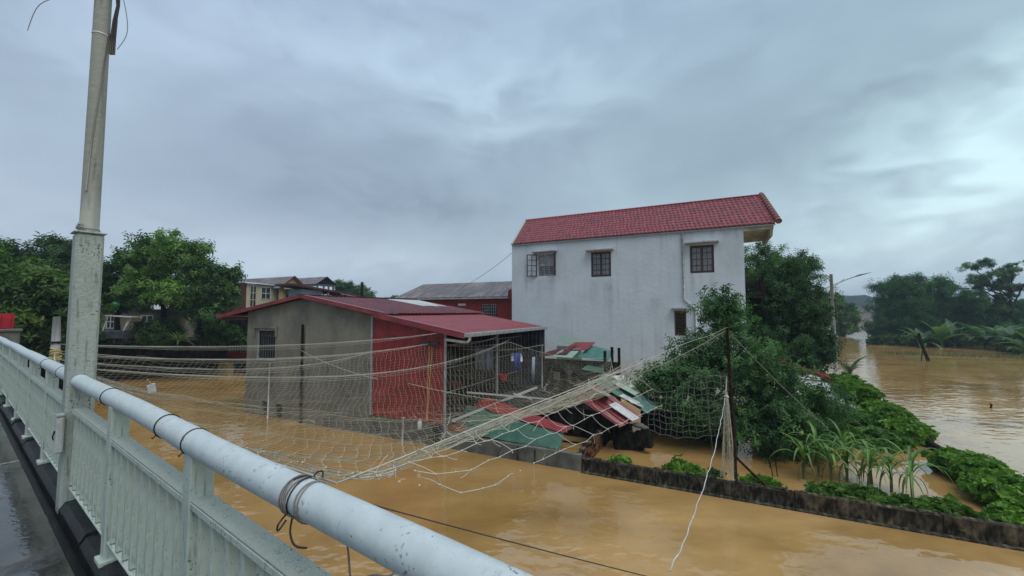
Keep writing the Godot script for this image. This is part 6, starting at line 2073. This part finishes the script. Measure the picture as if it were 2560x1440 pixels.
	for k in range(2, 29):
		var t := 0.004 + 0.30 * pow((k - 0.5) / 28.0, 1.25)
		var a0 := knot.lerp(pole, t)
		if k % 3 != 1: tube(curve(a0, fr[0][k], rng.randf_range(-0.03, 0.05), 5), 0.0019, 4, false)
		if k > 8 and k % 2 == 0 or k % 5 == 0: tube(curve(fr[0][k - 1], fr[1][k], rng.randf_range(-0.02, 0.04), 4), 0.0018, 4, false)
		if k > 13 and k % 2 == 1: tube(curve(fr[1][k - 1], fr[2][k], rng.randf_range(-0.02, 0.04), 4), 0.0018, 4, false)
		for j in 3:
			ball(fr[j][k], Vector3.ONE * 0.0055, 5)
			if rng.randf() < 0.7:
				var p: Vector3 = fr[j][k]
				tube(curve(p, p + Vector3(rng.randfn(), rng.randfn() - 0.3, rng.randfn()) * 0.030, rng.randf_range(-0.01, 0.01), 3), 0.0015, 4, false)
	emit("torn_fringe", M.net_pale, net)
	var keys := cell.keys()
	for k in 9:
		begin(false)
		var p: Vector3 = cell[keys[rng.randi() % keys.size()]]
		tube(curve(p, p + Vector3(rng.randfn(), rng.randfn() * 0.5, rng.randfn()) * 0.12, rng.randf_range(-0.05, 0.05), 5), 0.003, 4)
		emit("loose_string", M.net_pale, net)
	var tg := thing("white_tag", "small white plastic tag caught in the net beside the handrail", "tag", "r", r3(4.2, 3.78, 0.98))
	begin()
	box(r3(4.2, 3.80, 0.97), Vector3(0.06, 0.07, 0.012), Basis(Vector3.UP, 0.4) * Basis(Vector3.BACK, 0.2), 0.004)
	emit("plate", M.white, tg)
	begin(false)
	tube(curve(r3(4.2, 3.83, 0.97), r3(4.15, 3.88, 0.93), 0.0, 3), 0.004, 5)
	emit("tie", M.white, tg)
	# separate ropes
	var ropes := [[bb4 * v3(-14.2, 2.95, 10.6), bb4 * v3(-8.3, 2.55, 8.6), 0.10, 0.006, "net_pale", "whitish rope slanting across the net in front of the grey gable"],
		[bb4 * v3(-8.1, 2.3, 9.6), bb4 * v3(-5.6, 1.75, 11.0), 0.05, 0.006, "net_pale", "whitish rope slanting across the net in front of the cage"],
		[mid_far, bb4 * v3(-6.9, 3.5, 12.8), 0.15, 0.007, "net_pale", "pale rope from the floodlights to the shed eave"]]
	for r in ropes:
		var t := thing("rope", r[5], "rope", "w", r[0])
		begin(false)
		tube(curve(r[0], r[1], r[2], 20, 0.006), r[3], 6)
		emit("cord", M[r[4]], t)
	var yl := thing("tan_rope", "pair of tan ropes hanging down from the floodlights on the red sheet wall", "rope", "b", v3(-8.3, 3.3, 11.0))
	for q in 2:
		begin(false)
		tube(curve(v3(-8.4 + 0.1 * q, 3.32, 11.0), v3(-8.42 + 0.06 * q, 0.9, 10.9), -0.02 * q, 8, 0.01), 0.007, 6)
		emit("strand", M.wood_orange if false else M.rope_yellow, yl)
	# hanging square meshed net and gathered net at the rusty pole
	var hn := thing("hanging_net", "square meshed net hung between a line and the rusty pole before the pomelo tree", "fishing net", "b", v3(-0.6, 2.8, 11.3))
	begin(false)
	var nx := 13
	var ny := 10
	var g := []
	for j in ny + 1:
		var row := []
		for i in nx + 1:
			var a := float(i) / nx
			var b := float(j) / ny
			row.append(v3(lerpf(-1.55, 0.30, a) + 0.02 * sin(j * 1.3 + i), 2.74 + 0.12 * a - 1.42 * b - 0.10 * sin(PI * a) * b - 0.03 * sin(i * 2.1 + j), 11.3 + 0.15 * sin(a * 5.0 + b * 3.0)))
		g.append(row)
	for j in ny + 1:
		for i in nx + 1:
			if i < nx and not (j < 3 and i < 8 - 2 * j): string3(g[j][i], g[j][i + 1], 0.004)
			if j < ny and not (j < 3 and i < 8 - 2 * j): string3(g[j][i], g[j + 1][i], 0.004)
	emit("netting", M.net_dark, hn)
	begin(false)
	tube([v3(-0.15, 2.83, 11.3), v3(0.30, 2.87, 11.28)], 0.004, 6)
	tube(curve(v3(-0.18, 2.85, 11.28), v3(-0.02, 0.5, 11.3), 0.0, 8, 0.012), 0.005, 6)
	emit("edge_rope", M.net_dark, hn)
	var gn := thing("gathered_net", "pale gathered net hanging like a veil down the rusty pole", "fishing net", "b", v3(0.26, 2.4, 11.2))
	begin(false)
	for k in 64:
		var a := rng.randf() * TAU
		var pts := []
		for j in 9:
			var t := j / 8.0
			var rr := 0.018 + 0.17 * pow(t, 0.75) * (0.75 + 0.25 * sin(a * 3.0 + t * 4.0))
			pts.append(v3(0.27 - 0.02 * t + cos(a) * rr * 0.85 + rng.randfn() * 0.006, 2.5 - 1.95 * t - 0.1 * rng.randf() * t, 11.13 + sin(a) * rr))
		for j in 8: string3(pts[j], pts[j + 1], 0.0019)
	for k in 300:
		var a := rng.randf() * TAU
		var t := pow(rng.randf(), 0.7)
		var rr := 0.018 + 0.17 * pow(t, 0.75) * (0.75 + 0.25 * sin(a * 3.0 + t * 4.0))
		var p := v3(0.27 - 0.02 * t + cos(a) * rr * 0.85, 2.5 - 2.0 * t, 11.13 + sin(a) * rr)
		string3(p, p + Vector3(-sin(a) * 0.06, rng.randfn() * 0.03, -cos(a) * 0.06), 0.002)
	emit("netting", M.net, gn)
	begin(false)
	tube(curve(v3(0.29, 2.86, 11.2), v3(0.26, 2.4, 11.14), 0.0, 4), 0.014, 6)
	tube([v3(0.24, 2.38, 11.14), v3(0.27, 2.41, 11.10), v3(0.30, 2.37, 11.14)], 0.03, 6)
	emit("tie", M.net_pale, gn)
	# white cord slanting from the gathered net down to the lower edge
	var wc := thing("white_string", "thin white cord slanting from the gathered net down past the mossy wall", "string", "b", v3(0.2, 2.4, 11.1))
	begin(false)
	tube(curve(v3(0.24, 2.35, 11.1), frame_of("b").inverse() * Vector3(1.25, 2.35, -3.35), 0.28, 34, 0.010), 0.006, 6)
	emit("cord", M.white, wc)
	# dark cable and far thin wire
	var dc := thing("dark_cable", "thin dark cable running low over the water at the lower right", "cable", "w", Vector3(-0.3, 3.5, -1.5))
	begin(false)
	tube(curve(rb * r3(1.32, 3.77, 0.82), Vector3(2.6, 2.3, -2.8), 0.03, 20), 0.0022, 6)
	emit("cord", M.cable, dc)
	var sw := thing("service_wire", "thin black wire rising from the grey streaked roof to the tall house", "wire", "b", v3(-14, 6, 25))
	begin(false)
	tube(curve(v3(-16.5, 6.25, 25.5), v3(-10.9, 8.15, 22.6), 0.15, 14), 0.012, 5)
	emit("cord", M.black, sw)
	var gw := thing("guy_rope", "thin guy rope from the rusty pole down to the sugarcane", "rope", "b", v3(0.35, 3.9, 11.27))
	begin(false)
	tube(curve(v3(0.34, 3.95, 11.3), v3(2.7, 1.3, 13.6), 0.06, 14, 0.004), 0.010, 5)
	emit("cord", M.net_dark, gw)
	var hr := thing("upper_net_rope", "second pale rope with shreds of net from the pole top down to the pomelo branches", "rope", "b", v3(0.3, 4.0, 11.25))
	begin(false)
	tube(curve(v3(0.3, 3.95, 11.25), v3(-2.6, 2.35, 12.2), 0.12, 18, 0.008), 0.006, 6)
	emit("cord", M.net_pale, hr)
	begin(false)
	for k in 120:
		var t := rng.randf()
		var p := v3(0.3, 3.95, 11.25).lerp(v3(-2.6, 2.35, 12.2), t) + Vector3.DOWN * 0.48 * t * (1.0 - t)
		string3(p, p + Vector3(rng.randfn() * 0.08, -absf(rng.randfn()) * 0.08, rng.randfn() * 0.04), 0.002)
	emit("shreds", M.net, hr, "", "stuff")
